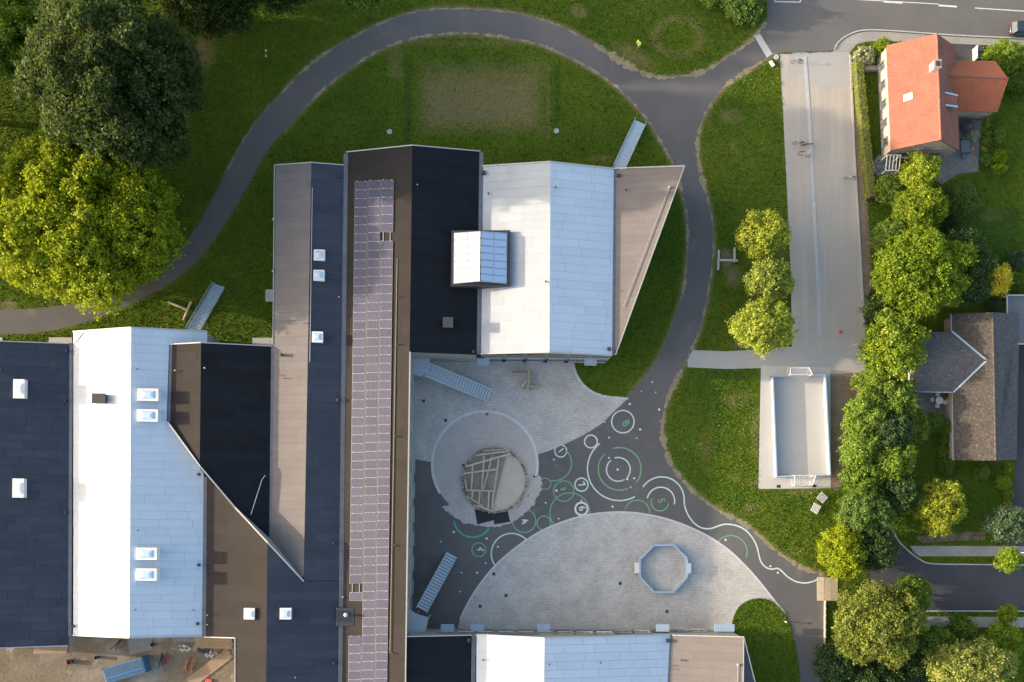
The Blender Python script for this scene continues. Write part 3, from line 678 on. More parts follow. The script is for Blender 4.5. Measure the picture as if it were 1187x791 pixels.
# -- white wing
r = wing('school_wing', 'white felt gabled wing with four skylights and black vent box', 158, 560)
walls(r, [(85, 385, 6), (152, 380, 8.4), (239, 384.5, 5.95), (235, 549, 6), (234, 737, 6), (150, 739, 8.4), (85, 736, 6)])
zL = roof_slope(r, [(85, 385, 6), (152, 380, 8.4), (150, 739, 8.4), (85, 736, 6)], M['white_felt'], M['deck_white'], lens=(7, 9), row=1.04, gap=.02, seed=3)
zB = roof_slope(r, [(152, 380, 8.4), (240, 384.5, 5.95), (240, 400, 5.95), (196, 399, 7.17), (193, 488, 7.22), (236, 549, 6), (234, 737, 6), (150, 739, 8.4)], M['pale_blue_felt'], M['deck_blue'], lens=(2.4, 4.6), gap=.022, seed=4)
trim(r, [(84.5, 384.6, 6), (152, 379.6, 8.4), (240.5, 384, 5.95)], mat=M['trim']); trim(r, [(84.5, 736.6, 6), (150, 739.6, 8.4), (234.5, 737.6, 6)])
strip(r, 'valley_gutter', (238, 553, 5.95), (236.3, 738, 5.95), .5, .12, M['gutter'])
strip(r, 'drain_pipe', (98, 384.5, 6.5), (86, 399, 6.12), .05, .05, M['dark_metal'])
for x, y in ((172.5, 458), (172, 482), (170.7, 642), (170.5, 666)): skylight(r, x, y, 24, 14, zB, 'dome', .75)
p = P(114.5, 462, 8.1); z = zL(p.x, p.y)
bx = MB().box((p.x, p.y, z + .35), (1.55, 1.1, 1.1), -.0138).build('vent_box', M['black_plastic'], r, bevel=.03)
MB().box((p.x, p.y, z + .93), (1.7, 1.25, .07), -.0138).build('vent_lid', M['black_plastic'], bx)
for x, y in ((159, 428), (157, 707), (225, 707), (160, 615)): vent_pipe(r, x, y, zB, .05, .25)
for x, y in ((231, 550), (229.5, 723), (85, 726), (231, 655)): hopper(r, x, y, zB if x > 150 else zL, .34)

# -- brown and blue-black cross wing
r = wing('school_wing', 'small wing with narrow brown slope and blue-black slope beside white roof', 255, 480)
walls(r, [(198, 400, 7.1), (233, 398, 8.1), (315, 402, 5.9), (313, 632, 5.9), (272, 588, 7), (231.5, 541, 8.1), (196, 492, 7.1)])
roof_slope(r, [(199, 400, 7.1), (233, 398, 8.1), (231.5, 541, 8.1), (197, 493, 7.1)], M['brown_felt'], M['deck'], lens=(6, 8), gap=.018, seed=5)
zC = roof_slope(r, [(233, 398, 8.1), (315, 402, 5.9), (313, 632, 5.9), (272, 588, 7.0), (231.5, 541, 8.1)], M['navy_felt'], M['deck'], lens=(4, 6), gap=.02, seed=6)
strip(r, 'valley_gutter', (197.5, 400, 7.08), (195, 489, 7.08), .55, .14, M['gutter'])
strip(r, 'valley_gutter', (316.5, 402, 5.88), (314.2, 632, 5.88), .45, .12, M['gutter'])
trim(r, [(197, 399.3, 7.1), (233, 397.3, 8.1), (315, 401.4, 5.9)])
for i, (a, b, za, zb, ha, hb) in enumerate((((194, 489), (232, 541), 6.9, 6.0, .5, 2.25), ((232, 541), (271.5, 587.5), 6.0, 6.8, 2.25, .45))):
    A, B = P(*a, za + ha), P(*b, zb + hb); d = (B - A); d.z = 0; nn = Vector((-d.y, d.x, 0)).normalized() * .09
    MB().add([Vector((q.x, q.y, zz)) + s_ * nn for q, zz in ((A, za), (B, zb), (B, zb + hb), (A, za + ha)) for s_ in (-1, 1)], [(0, 2, 4, 6), (7, 5, 3, 1), (6, 4, 5, 7), (0, 6, 7, 1), (2, 3, 5, 4)]).build('parapet_wall', M['facade'], r)
strip(r, 'parapet_cap', (194, 489, 7.43), (232, 541, 8.28), .16, .05, M['trim']); strip(r, 'parapet_cap', (232, 541, 8.28), (271.5, 587.5, 7.28), .16, .05, M['trim'])
for x, y in ((204, 430), (238, 427)): vent_pipe(r, x, y, zC if x > 233 else (lambda a, b: 7.3), .06, .3, 'trim')
pts = [P(308, 551, 6.1), P(304, 556, 6.25), P(291, 597, 6.6)]
MB().path([q + Vector((0, 0, .12)) for q in pts], .05).build('drain_pipe', M['galv'], r)

# -- brown and slate wing, lower
r = wing('school_wing', 'wing with broad brown slope and slate slope below the diagonal parapet', 310, 720)
walls(r, [(238, 551, 6), (272, 588, 7), (310, 629, 8.2), (352, 674, 7.05), (392.5, 674, 6), (390.5, 850, 6), (308, 850, 8.2), (272, 850, 7.05), (272, 739, 7.05), (237, 738, 6)])
zD = roof_slope(r, [(239, 553, 6), (272, 588, 7.0), (310, 629, 8.2), (308, 850, 8.2), (272, 850, 7.05), (272, 739, 7.05), (238, 738, 6)], M['brown_felt'], M['deck'], lens=(6, 8), gap=.018, seed=7)
zE = roof_slope(r, [(310, 629, 8.2), (352, 674, 7.06), (392.5, 674, 6), (390.5, 850, 6), (308, 850, 8.2)], M['slate_felt'], M['deck'], lens=(4, 6), gap=.02, seed=8)
trim(r, [(237, 738.6, 6), (272.6, 739.6, 7.05), (272.6, 850, 7.05)], lift=.06)
for a, b, za, zb, ha, hb in (((271.5, 587.5), (310.5, 629.5), 6.5, 5.6, .6, 2.72), ((310.5, 629.5), (352, 674), 5.6, 6.7, 2.72, .45)):
    A, B = P(*a, za + ha), P(*b, zb + hb); d = (B - A); d.z = 0; nn = Vector((-d.y, d.x, 0)).normalized() * .09
    MB().add([Vector((q.x, q.y, zz)) + s_ * nn for q, zz in ((A, za), (B, zb), (B, zb + hb), (A, za + ha)) for s_ in (-1, 1)], [(0, 2, 4, 6), (7, 5, 3, 1), (6, 4, 5, 7), (0, 6, 7, 1), (2, 3, 5, 4)]).build('parapet_wall', M['facade'], r)
strip(r, 'parapet_cap', (271.5, 587.5, 7.13), (310.5, 629.5, 8.35), .16, .05, M['trim']); strip(r, 'parapet_cap', (310.5, 629.5, 8.35), (352, 674, 7.18), .16, .05, M['trim'])
skylight(r, 289.3, 711.5, 12.5, 13, zD, 'opal_glass', .5); skylight(r, 331, 711.5, 13, 13, zE, 'dome', .45)
for x, y in ((387, 630), (387.5, 769)): hopper(r, x, y, zE, .4)
for x, y in ((241, 713), (241, 724)): vent_pipe(r, x, y, zD, .05, .3, 'trim')
vent_pipe(r, 343, 785, zE, .05, .3, 'trim')

# -- grey and slate wing, upper left
r = wing('school_wing', 'narrow wing with warm grey slope and slate slope with three square skylights', 356, 420)
walls(r, [(319, 192, 5.9), (361, 189, 7.05), (399, 192, 6), (393, 673, 6), (352, 673, 7.05), (314, 634, 5.9)])
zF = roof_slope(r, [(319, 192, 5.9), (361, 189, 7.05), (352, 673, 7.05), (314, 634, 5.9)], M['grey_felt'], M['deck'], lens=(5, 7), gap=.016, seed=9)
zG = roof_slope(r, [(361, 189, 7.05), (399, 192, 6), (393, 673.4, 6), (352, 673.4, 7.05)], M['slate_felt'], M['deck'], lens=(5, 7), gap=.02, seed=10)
trim(r, [(318.4, 191.6, 5.9), (361, 188.6, 7.05), (399, 191.6, 6)]); trim(r, [(318.2, 192, 5.9), (317, 330, 5.9), (316.4, 400, 5.9)], .08, .08)
for x, y in ((370.2, 296), (369.8, 319.5), (368, 391)): skylight(r, x, y, 12.5, 12.5, zG, 'dome', .45)
strip(r, 'cable_rail', (362.3, 218, 7.0), (359.3, 420, 7.0), .07, .07, M['trim'], .12)
hopper(r, 393, 205, zG, .34); hopper(r, 391.5, 464, zG, .4); vent_pipe(r, 393.5, 345, zG, .06, .3, 'trim')
vent_pipe(r, 327, 412, zF, .16, .55); vent_pipe(r, 330, 439, zF, .04, .35)
strip(r, 'valley_gutter', (401, 178, 5.97), (393.6, 850, 5.97), .55, .12, M['gutter'])
for x, y in ((317.5, 255), (316.8, 315)): hopper(r, x, y, zF, .22, 'trim')

# -- long middle wing
r = wing('school_wing', 'long tall middle wing with brown slope carrying the solar array', 440, 480)
walls(r, [(402, 177, 6), (478, 169, 8.4), (556, 176, 6), (552.5, 411, 6), (475, 407, 8.4), (469, 850, 8.4), (394, 850, 6)])
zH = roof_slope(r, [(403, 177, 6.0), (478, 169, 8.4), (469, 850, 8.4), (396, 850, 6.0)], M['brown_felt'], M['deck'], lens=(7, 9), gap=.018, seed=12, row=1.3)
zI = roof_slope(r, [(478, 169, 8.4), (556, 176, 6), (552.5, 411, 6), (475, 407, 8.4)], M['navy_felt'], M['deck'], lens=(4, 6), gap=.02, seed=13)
trim(r, [(401, 176.6, 6), (478, 168.6, 8.4), (557, 175.6, 6)])
trim(r, [(475.3, 408, 8.4), (470, 791, 8.4), (469.4, 850, 8.4)], .16, .12, .04)
strip(r, 'cable_rail', (460.5, 300, 7.85), (452, 757, 7.85), .07, .07, M['timber'], .12)
for y in (345, 400, 506, 632, 757): vent_pipe(r, 461.5 - (y - 300) * .0166 + 1.5, y, zH, .06, .25)
strip(r, 'valley_gutter', (558, 177, 5.98), (554.8, 411, 5.98), .5, .12, M['gutter'])
p = P(519.6, 375, 7.2); z = zI(p.x, p.y)
bx = MB().box((p.x, p.y, z + .3), (1.15, 1.15, .9), -.0138).build('vent_box', M['dark_metal'], r, bevel=.03); MB().box((p.x, p.y, z + .78), (1.3, 1.3, .07), -.0138).build('vent_lid', M['dark_metal'], bx)
p = P(401.5, 715, 6.2)
bx = MB().box((p.x - .1, p.y, 6.25), (2.3, 2.3, .5), -.0138).build('service_hatch', M['dark_metal'], r, bevel=.03); MB().lathe([(.16, 6.45), (.16, 7.25), (.26, 7.25), (.26, 7.4), (.05, 7.5)], 12, (p.x + .1, p.y + .35, 0)).build('flue', M['galv'], bx)
vent_pipe(r, 398, 692, zH, .06, .3, 'trim'); vent_pipe(r, 484, 215, zI, .05, .3, 'trim')
strip(r, 'drain_pipe', (408, 180, 6.25), (402.5, 194, 6.12), .07, .07, M['dark_metal'])
hopper(r, 560.5, 201, lambda a, b: 6.05, .5); hopper(r, 549, 408, zI, .4)
# ground-floor windows on the yard side of the middle wing
A = P(473.6, 430, 6); B = P(471, 725, 6); wx = P(474.5, 430, 8.4).x - .05
L = P(0, 440).y - P(0, 715).y
windows_on(r, (wx, P(0, 440).y), (P(470.6, 715, 8.4).x - .05, P(0, 715).y), [(2 + 3.2 * i, zc, 1.9, 1.5) for i in range(9) for zc in (1.7, 5.0)], (1, 0))

# -- solar array
arr = thing('solar_array', 'three-column strip of violet solar panels along the middle roof', 'solar panels', P(430, 500, 7.4))
edgeL = lambda y: 411.2 + (y - 208) * (403.3 - 411.2) / 583; edgeR = lambda y: 456.6 + (y - 208) * (449 - 456.6) / 583
panel_me = {}
pitch = 10.14; rows = int((850 - 208) / pitch); clamp = MB(); missing = {(2, 6), (0, 46), (0, 48), (0, 49), (0, 50), (0, 51)}
railmb = {}
def arr_pt(c, y, lift=.14):
    x = edgeL(y) + (edgeR(y) - edgeL(y)) * c; p = P(x, y, 7.3); z = zH(p.x, p.y); p = P(x, y, z + lift); return Vector((p.x, p.y, zH(p.x, p.y) + lift))
for j in range(rows):
    y0 = 208.5 + j * pitch
    for c in range(3):
        c0, c1 = c / 3 + .006 + (.006 if c else 0), (c + 1) / 3 - .006
        dy = (0, -.3, -1.0)[c] if False else (1.6, .6, 0)[c]
        a, b, d, e = (arr_pt(cc, yy + dy) for cc, yy in ((c0, y0 + .1), (c1, y0 + .1), (c1, y0 + pitch - .1), (c0, y0 + pitch - .1)))
        if (c, j) in missing:
            if (c, j) in ((2, 6), (0, 46)):
                for t in (.22, .78): MB().beam(a.lerp(b, t) - Vector((0, 0, .05)), e.lerp(d, t) - Vector((0, 0, .05)), .10, .05).build('rail', M['trim'], arr)
            continue
        up = Vector((0, 0, .035)); MBp = MB(); f = .028
        ia, ib, id_, ie = (q.lerp((a + b + d + e) / 4, f) for q in (a, b, d, e))
        fr = MB().add([a, b, d, e, a - up, b - up, d - up, e - up], [(3, 2, 1, 0), (4, 5, 6, 7), (0, 1, 5, 4), (1, 2, 6, 5), (2, 3, 7, 6), (3, 0, 4, 7)]).build('solar_panel', M['trim'], arr)
        k = Vector((0, 0, .006)); MB().add([ia + k, ib + k, id_ + k, ie + k], [(3, 2, 1, 0)]).build('cell_sheet', M['cell'], fr)
        for t in (.16, .84):
            q = a.lerp(b, t) + Vector((0, 0, .03)); clamp.box(q, (.13, .07, .05))
co = clamp.build('clamps', M['white_paint'], arr); co['kind'] = 'stuff'

# -- right-hand white wing with grey wedge
r = wing('school_wing', 'white felt gabled wing with pointed grey wedge roof on its right', 640, 305)
walls(r, [(559, 193, 6), (638, 188, 8.2), (712.5, 196, 6.1), (792.5, 193, 8.2), (711, 412.2, 6.1), (637, 408, 8.2), (556.5, 410, 6)], inset=.14)
zJ = roof_slope(r, [(560, 193, 6.0), (638, 188, 8.2), (637, 408, 8.2), (557.5, 410, 6.0)], M['shaded_white_felt'], M['deck_white'], lens=(3.2, 5.0), gap=.03, seed=14)
zK = roof_slope(r, [(638, 188, 8.2), (711.5, 196, 6.1), (709.5, 412, 6.1), (637, 408, 8.2)], M['pale_blue_felt'], M['deck_blue'], lens=(2.6, 4.6), gap=.022, seed=15)
zW = roof_slope(r, [(714.5, 197, 6.1), (793, 193, 8.2), (713, 411, 6.15)], M['grey_felt'], M['deck'], lens=(9, 11), gap=.014, seed=16, row=.85)
trim(r, [(559, 192.6, 6), (638, 187.6, 8.2), (712, 195.6, 6.1), (793.5, 192.6, 8.2), (713.4, 411.5, 6.1)], .14); trim(r, [(709.5, 412.5, 6.1), (637, 408.5, 8.2), (557, 410.5, 6)])
strip(r, 'valley_gutter', (713, 197, 6.02), (711, 412, 6.02), .36, .12, M['gutter'])
strip(r, 'cable_rail', (775, 219, 7.75), (722, 356, 6.45), .06, .06, M['trim'], .14)
for x, y in ((644, 218), (566, 225), (632.5, 327)): vent_pipe(r, x, y, zK if x > 638 else zJ, .07, .3)
vent_pipe(r, 725, 221, zW, .07, .3); vent_pipe(r, 775.5, 218, zW, .12, .25, 'trim'); hopper(r, 716.5, 204, zW, .4); hopper(r, 706, 405, zK, .42)
y0 = P(0, 410, 6).y
sw0 = P(557, 410.3, 6.0); sw1 = P(710, 412.2, 6.1)
windows_on(r, (sw0.x + .3, sw0.y - .02), (sw1.x - .2, sw1.y + .10), [(1.3 + 2.75 * i, zc, 2.1, 1.35) for i in range(6) for zc in (1.55, 4.55)], (0, -1))
for t in (.3, 14.3):
    c = Vector((sw0.x + t, sw0.y - .5, 2.6)); cp = MB().box(c, (1.6, .95, .09), -.0138).build('door_canopy', M['board_blue'], r); MB().box((c.x, c.y + .48, 1.15), (1.1, .08, 2.2)).build('door', M['frame'], r)
strip(r, 'plinth', (556.5 , 418.6, .25), (704, 421, .25), .10, .5, M['plinth'])

# -- rooflight lantern between the navy and white slopes
lan = thing('glass_lantern', 'glazed gable rooflight straddling the navy and white slopes', 'rooflight', P(556.5, 299.5, 6))
zb, zt, zr = 7.55, 7.6, 8.55
def LP(x, y, z): return P(x, y, z)
ob = [(523.5, 267.5), (591.5, 267.0), (591, 331.5), (522.5, 332)]
wm = MB(); a = [P(*q, zb) for q in ob]; n = 4
wm.add([Vector((q.x, q.y, 5.4)) for q in a] + a + [q.lerp(sum(a, Vector()) / 4, .10) for q in a], [(i, (i + 1) % 4, 4 + (i + 1) % 4, 4 + i)[::-1] for i in range(4)] + [(4 + i, 4 + (i + 1) % 4, 8 + (i + 1) % 4, 8 + i)[::-1] for i in range(4)]).build('upstand', M['dark_metal'], lan)
x0, xr, x1, yt, yb = 526.5, 557.3, 587.5, 270, 329
ridge0, ridge1 = P(xr, yt - 1.5, zr), P(xr - .6, yb - 3, zr)
for side, x_e, mat in ((0, x0, 'opal_glass'), (1, x1, 'roof_glass')):
    e0, e1 = P(x_e, yt + .6, zt), P(x_e - .6, yb - .2, zt)
    for j in range(7):
        for c in range(2):
            g = .018; t0, t1 = j / 7 + g * .6, (j + 1) / 7 - g * .6; s0, s1 = c / 2 + g, (c + 1) / 2 - g
            f = lambda s_, t_: ridge0.lerp(ridge1, t_).lerp(e0.lerp(e1, t_), s_) + Vector((0, 0, .05))
            q = [f(s0, t0), f(s1, t0), f(s1, t1), f(s0, t1)]
            nf = (q[1] - q[0]).cross(q[3] - q[0])
            if nf.z < 0: q = q[::-1]
            dn = Vector((0, 0, -.03))
            MB().add(q + [v + dn for v in q], [(0, 1, 2, 3), (7, 6, 5, 4), (0, 4, 5, 1), (1, 5, 6, 2), (2, 6, 7, 3), (3, 7, 4, 0)]).build('pane', M[mat], lan)
    fm = MB()
    for j in range(8): fm.beam(ridge0.lerp(ridge1, j / 7), e0.lerp(e1, j / 7), .06, .08)
    for s_ in (0, .5, 1): fm.beam(ridge0.lerp(e0, s_), ridge1.lerp(e1, s_), .07, .09)
    fm.build('glazing_bar', M['trim'] if side == 0 else M['galv'], lan)
for y, sg in ((yt, 1), (yb, -1)):
    ea, eb = (P(x0, yt + .6, zt - .05), P(x1, yt + .6, zt - .05)) if sg > 0 else (P(x0 - .6, yb - .2, zt - .05), P(x1 - .6, yb - .2, zt - .05)); rr = ridge0 if sg > 0 else ridge1
    MB().add([ea, eb, rr - Vector((0, 0, .05))], [(0, 1, 2) if sg < 0 else (2, 1, 0)]).build('gable_pane', M['glass'], lan)

# -- bottom wing
r = wing('school_wing', 'bottom school wing with navy, white, pale blue and grey slopes', 665, 790)
walls(r, [(471, 738, 8.2), (548, 737, 6), (631, 740, 8.2), (778, 736, 4.6), (862, 739, 6.9), (889, 850, 6.1), (861, 850, 6.9), (772, 850, 4.6), (630, 850, 8.2), (546, 850, 6), (469, 850, 8.2)])
roof_slope(r, [(471.5, 738, 8.2), (546, 737, 6), (543.5, 850, 6), (470, 850, 8.2)], M['navy_felt'], M['deck'], lens=(4, 6), gap=.02, seed=17)
zM = roof_slope(r, [(552.5, 736, 6), (631, 740, 8.2), (630, 850, 8.2), (551.5, 850, 6)], M['white_felt'], M['deck_white'], lens=(7, 9), gap=.02, seed=18)
zN = roof_slope(r, [(631, 740, 8.2), (777, 736, 4.6), (771, 850, 4.6), (630, 850, 8.2)], M['pale_blue_felt'], M['deck_blue'], lens=(2.6, 4.6), gap=.03, seed=19)
zO = roof_slope(r, [(779, 737, 4.6), (862, 739, 6.9), (861, 850, 6.9), (773, 850, 4.6)], M['grey_felt'], M['deck'], lens=(9, 11), gap=.014, seed=20)
roof_slope(r, [(862.4, 739, 6.9), (889.5, 850, 6.1), (861.4, 850, 6.9)], M['slate_felt'], M['deck'], lens=(4, 6), gap=.02, seed=21)
trim(r, [(471, 738, 8.2), (547, 736.4, 6)]); trim(r, [(552, 735.4, 6), (631, 739.4, 8.2), (777, 735.4, 4.6)]); trim(r, [(779, 736.4, 4.6), (862, 738.4, 6.9), (889.8, 850, 6.1)])
strip(r, 'valley_gutter', (549.3, 737, 5.97), (547.3, 850, 5.97), .55, .12, M['gutter']); strip(r, 'valley_gutter', (778, 737, 4.55), (772, 850, 4.55), .3, .12, M['gutter'])
strip(r, 'cable_rail', (855, 771, 6.75), (854, 850, 6.75), .06, .06, M['trim'], .12); strip(r, 'ridge_trim', (862.2, 739, 6.95), (861.2, 850, 6.95), .1, .08, M['trim'])
for x, y, zf in ((560, 765, zM), (636.5, 770, zN), (696, 768, zN), (789, 765, zO)): vent_pipe(r, x, y, zf, .07, .3)
vent_pipe(r, 855, 770.5, zO, .12, .25, 'trim'); hopper(r, 543.5, 742, lambda a, b: 6.05, .5); hopper(r, 774, 742.5, zN, .45)
n0 = P(505, 738, 7.0); n1 = P(862, 738, 6.0)
nw0, nw1 = P(549, 736.6, 6), P(778, 736.2, 4.6)
windows_on(r, (P(505, 737.5, 7).x, nw0.y - .02), (P(858, 737, 6).x, nw0.y - .12), [(1.2 + 2.55 * i, zc, 1.95, 1.3) for i in range(14) for zc in ((1.5, 4.3) if i < 9 else (1.5, 3.4 if i > 10 else 2.9)) if not (i >= 9 and zc > 3)], (0, 1))
for x in (520, 554, 629, 764, 834):
    c = Vector((P(x, 730).x, nw0.y + .5, 2.7)); MB().box(c, (1.7 if x < 800 else 2.6, .95, .09)).build('door_canopy', M['board_blue'], r); MB().box((c.x, nw0.y + .06, 1.15), (1.1, .08, 2.2)).build('door', M['frame'], r)

# ---------------------------------------------------------------- painted games on the asphalt
def ring(cx, cy, r, mat, a0=0, a1=360, w=.17, z=.012):
    full = a1 - a0 >= 360
    pts = plan(circ(cx, cy, r, r, max(16, int(r * 3)), a0, a1))
    return MB().ribbon(pts, w, z, closed=full).build('painted_ring' if full else 'painted_arc', M[mat], asphalt, LOCAL)
zl = [.0120 + .0006 * i for i in range(40)]; zi = iter(zl)
for cx, cy, r, mat, a0, a1, w in (
    (722, 489, 13, 'mint_paint', 0, 360, .17), (685, 512, 7.4, 'road_paint', 0, 360, .17), (650, 523, 7, 'mint_paint', 0, 360, .15), (674, 562, 7.6, 'mint_paint', 0, 360, .18), (674, 590, 7.2, 'road_paint', 0, 360, .25),
    (718, 543.5, 37, 'mint_paint', 61, 232, .18), (718, 544, 25, 'green_paint', -108, 39, .17), (718, 544, 24.5, 'green_paint', 66, 226, .17), (716.5, 544.5, 14, 'mint_paint', -107, 42, .17), (716.5, 544.5, 13.5, 'mint_paint', 57, 232, .17),
    (767, 579, 26, 'mint_paint', -147, -3, .18), (766, 581, 16, 'road_paint', -168, 14, .17), (765, 582.5, 10, 'green_paint', 8, 205, .16), (738.5, 594.5, 14.5, 'green_paint', -165, 2, .15),
    (847, 640, 19, 'green_paint', -140, 20, .14), (642, 537, 20.5, 'green_paint', -50, 100, .15), (632, 561, 6.5, 'green_paint', 0, 360, .12), (653.5, 569.5, 11.8, 'green_paint', 0, 360, .14),
    (660.5, 594.5, 23, 'green_paint', 140, 365, .15), (607.5, 604, 13.5, 'green_paint', 0, 360, .16), (630.5, 606.5, 8, 'green_paint', 0, 360, .16), (555, 637.5, 8, 'green_paint', 0, 360, .15),
    (548, 601, 22, 'bright_green_paint', 32, 170, .22), (593, 642, 23.5, 'mint_paint', 147, 318, .18)):
    ring(cx, cy, r, mat, a0, a1, w, next(zi))
snake = [(793, 578), (793.5, 586), (797, 596), (804, 606), (813, 612), (823, 613), (831, 610.5), (840, 608), (852, 609), (863, 614), (871, 622), (877, 633), (880, 645), (882.5, 652), (888, 658), (895, 660), (901, 659), (906, 662), (912, 668), (922, 674), (933, 676), (943, 674), (949.5, 671), (952.5, 674), (951, 678), (948, 677.5), (948, 675)]
MB().ribbon(plan(spline(snake, 4)), .19, .0335).build('painted_line', M['mint_paint'], asphalt, LOCAL)
dots = [(716, 544.5, .16), (727, 555.5, .16), (735, 554.5, .14), (642, 533, .12), (742, 498, .16), (738, 508, .10), (730, 468.5, .16), (756, 443, .12), (760, 455, .10), (764, 475, .16), (743.5, 454, .10), (701, 489.5, .11), (706, 507.5, .12), (706, 531, .12), (731, 565, .10), (710, 587.5, .15), (645, 569, .16), (632.5, 583, .11), (647.5, 601.5, .11), (560, 638, .13), (577, 634, .13), (526, 617, .17), (564, 624.5, .15), (563, 653, .11), (553, 664, .14), (533.5, 686, .10), (841, 626, .15), (893, 656.5, .14), (901.5, 664, .14), (674, 580.5, .12), (535, 664, .10), (511, 628, .10)]
for i, (x, y, r) in enumerate(dots):
    MB().sheet(plan(circ(x, y, r / S, r / S, 12)), .0300).build('painted_dot', M['road_paint'], asphalt, LOCAL)
def digit(ch, x, y, h, rot, mat):
    cu = bpy.data.curves.new('digit', 'FONT'); cu.body = ch; cu.size = h * S * 1.38; cu.align_x = 'CENTER'; cu.align_y = 'CENTER'; cu.offset = .022
    tmp = bpy.data.objects.new('digit_tmp', cu); me = bpy.data.meshes.new_from_object(tmp); bpy.data.objects.remove(tmp)
    o = link('painted_digit', me, M[mat], asphalt); p = P(x, y); o.location = (p.x, p.y, .0365); o.rotation_euler = (0, 0, math.radians(rot))
for a in (('8', 725, 491, 9, -59, 'green_paint'), ('1', 650, 522.5, 7, -50, 'mint_paint'), ('7', 674, 562, 8, -60, 'road_paint'), ('6', 674.5, 589.5, 8, -70, 'road_paint'), ('4', 607.5, 604.5, 8.5, -55, 'road_paint'),
          ('9', 555.5, 637, 5.5, -60, 'mint_paint'), ('5', 766.5, 580.5, 8, -75, 'green_paint'), ('3', 652.5, 567, 6, -70, 'green_paint')): digit(*a)

# ---------------------------------------------------------------- sandpit
p0 = P(573, 557)
sp_ = thing('sandpit', 'round log-edged sandpit with a lattice of timber poles on its left half', 'sandpit', (p0.x, p0.y, 0))
MB().sheet(plan(circ(573, 557, 36, 36, 48)), .10).build('sand', M['sand_pale'], sp_)
MB().sheet(plan([(573 + 35.5 * math.cos(math.radians(a)), 557 + 35.5 * math.sin(math.radians(a))) for a in range(95, 296, 8)]), .112).build('pole_shade_floor', M['shaded_sand'], sp_)  # sheet of darker sand standing in for the shade under the poles
R_ = random.Random(5); n = 62
for i in range(n):
    t = 2 * math.pi * i / n; q = P(573 + 37 * math.cos(t) + R_.uniform(-.4, .4), 557 + 37 * math.sin(t) + R_.uniform(-.4, .4)); rr = R_.uniform(.13, .19); hh = R_.uniform(.22, .42)
    MB().lathe([(rr, 0), (rr, hh - .03), (rr * .85, hh), (rr * .3, hh + .01)], 7, q).build('edge_log', M['log'] if R_.random() < .62 else M['timber'], sp_)
def pole(a, b, za, zb, r=.12): MB().tube(P(*a, za), P(*b, zb), r, 7).build('pole', M['timber_pale'], sp_)
for a, b, za, zb in (((540, 541), (592, 526), .9, .9), ((538, 549), (577, 544), .8, .8), ((551, 528), (590, 523), .8, .9), ((560, 523), (588, 521), .55, .6),
                     ((548, 539), (546, 574), .75, .3), ((561, 529), (558, 577), .9, .3), ((570, 530), (560, 569), .9, .3), ((578, 532), (570, 590), .95, .3),
                     ((541, 568.5), (574, 569.5), .7, .7), ((548, 569), (547, 580), .7, .2), ((556, 569), (555, 586), .7, .2), ((567, 569), (566, 590), .7, .2), ((572, 568), (570, 590), .7, .2),
                     ((541, 575), (560, 587), .35, .4), ((539, 556), (541, 568), .4, .5), ((552, 586), (572, 593), .35, .35)): pole(a, b, za, zb)
for x, y in ((541, 541), (591, 526), (561, 529), (578, 533), (541, 569), (574, 569.5), (577, 544)): MB().tube(P(x, y, 0), P(x, y, .95), .09, 7).build('post', M['timber_pale'], sp_)
for i, (q, lab) in enumerate(((((550, 590), (571, 595.5), (573, 603), (553.5, 608)), 'larger black rubber mat at the lower edge of the sandpit'), (((571.5, 596), (588.5, 593), (591.5, 605), (573, 608)), 'smaller black rubber mat nearer the number four circle'))):
    c = P(sum(a[0] for a in q) / 4, sum(a[1] for a in q) / 4)
    tag(MB().prism(plan(q), .034, .075).build('rubber_mat', M['rubber'], None, c), lab, 'mat', 'mats by the sandpit')
for (x, y), lab in (((564.5, 480.5), 'small black post at the top of the sand circle'), ((537, 539.5), 'small black post left of the sandpit on the sand'), ((619, 552.5), 'small black post right of the sandpit on the sand')):
    tag(MB().lathe([(.14, 0), (.14, .16), (.10, .22), (.04, .24)], 10).build('post', M['black_plastic'], None, LOCAL), lab, 'post', 'black posts round the sandpit').location = P(x, y, .024)

# ---------------------------------------------------------------- octagonal pen
p0 = P(768, 658.5)
oc = thing('octagon_pen', 'octagonal ball pen with pale blue boards on grey paving', 'ball pen', (p0.x, p0.y, 0))
op = [(756.5, 632), (779.5, 631.5), (795, 647.5), (795.3, 668), (779.5, 686), (757, 686), (741, 669), (740.7, 648.5)]
for i in range(8):
    a, b = P(*op[i]), P(*op[(i + 1) % 8]); d = (b - a).normalized() * .02
    bd = MB().beam(a + d + Vector((0, 0, .36)), b - d + Vector((0, 0, .36)), .16, .70).build('board', M['board_blue'], oc)
    MB().beam(a + Vector((0, 0, .74)), b + Vector((0, 0, .74)), .27, .07).build('top_rail', M['board_blue'], bd)
for x, y, w in ((737.3, 658, .62), (797.5, 658.5, .5)):
    g = P(x, y); gm = MB().box((g.x, g.y, .78), (w, 1.35, .05))
    for s_ in (-1, 1): gm.box((g.x, g.y + s_ * .66, .40), (w, .05, .74))
    gm.build('goal_box', M['board_blue'] if x > 760 else M['white_paint'], oc)

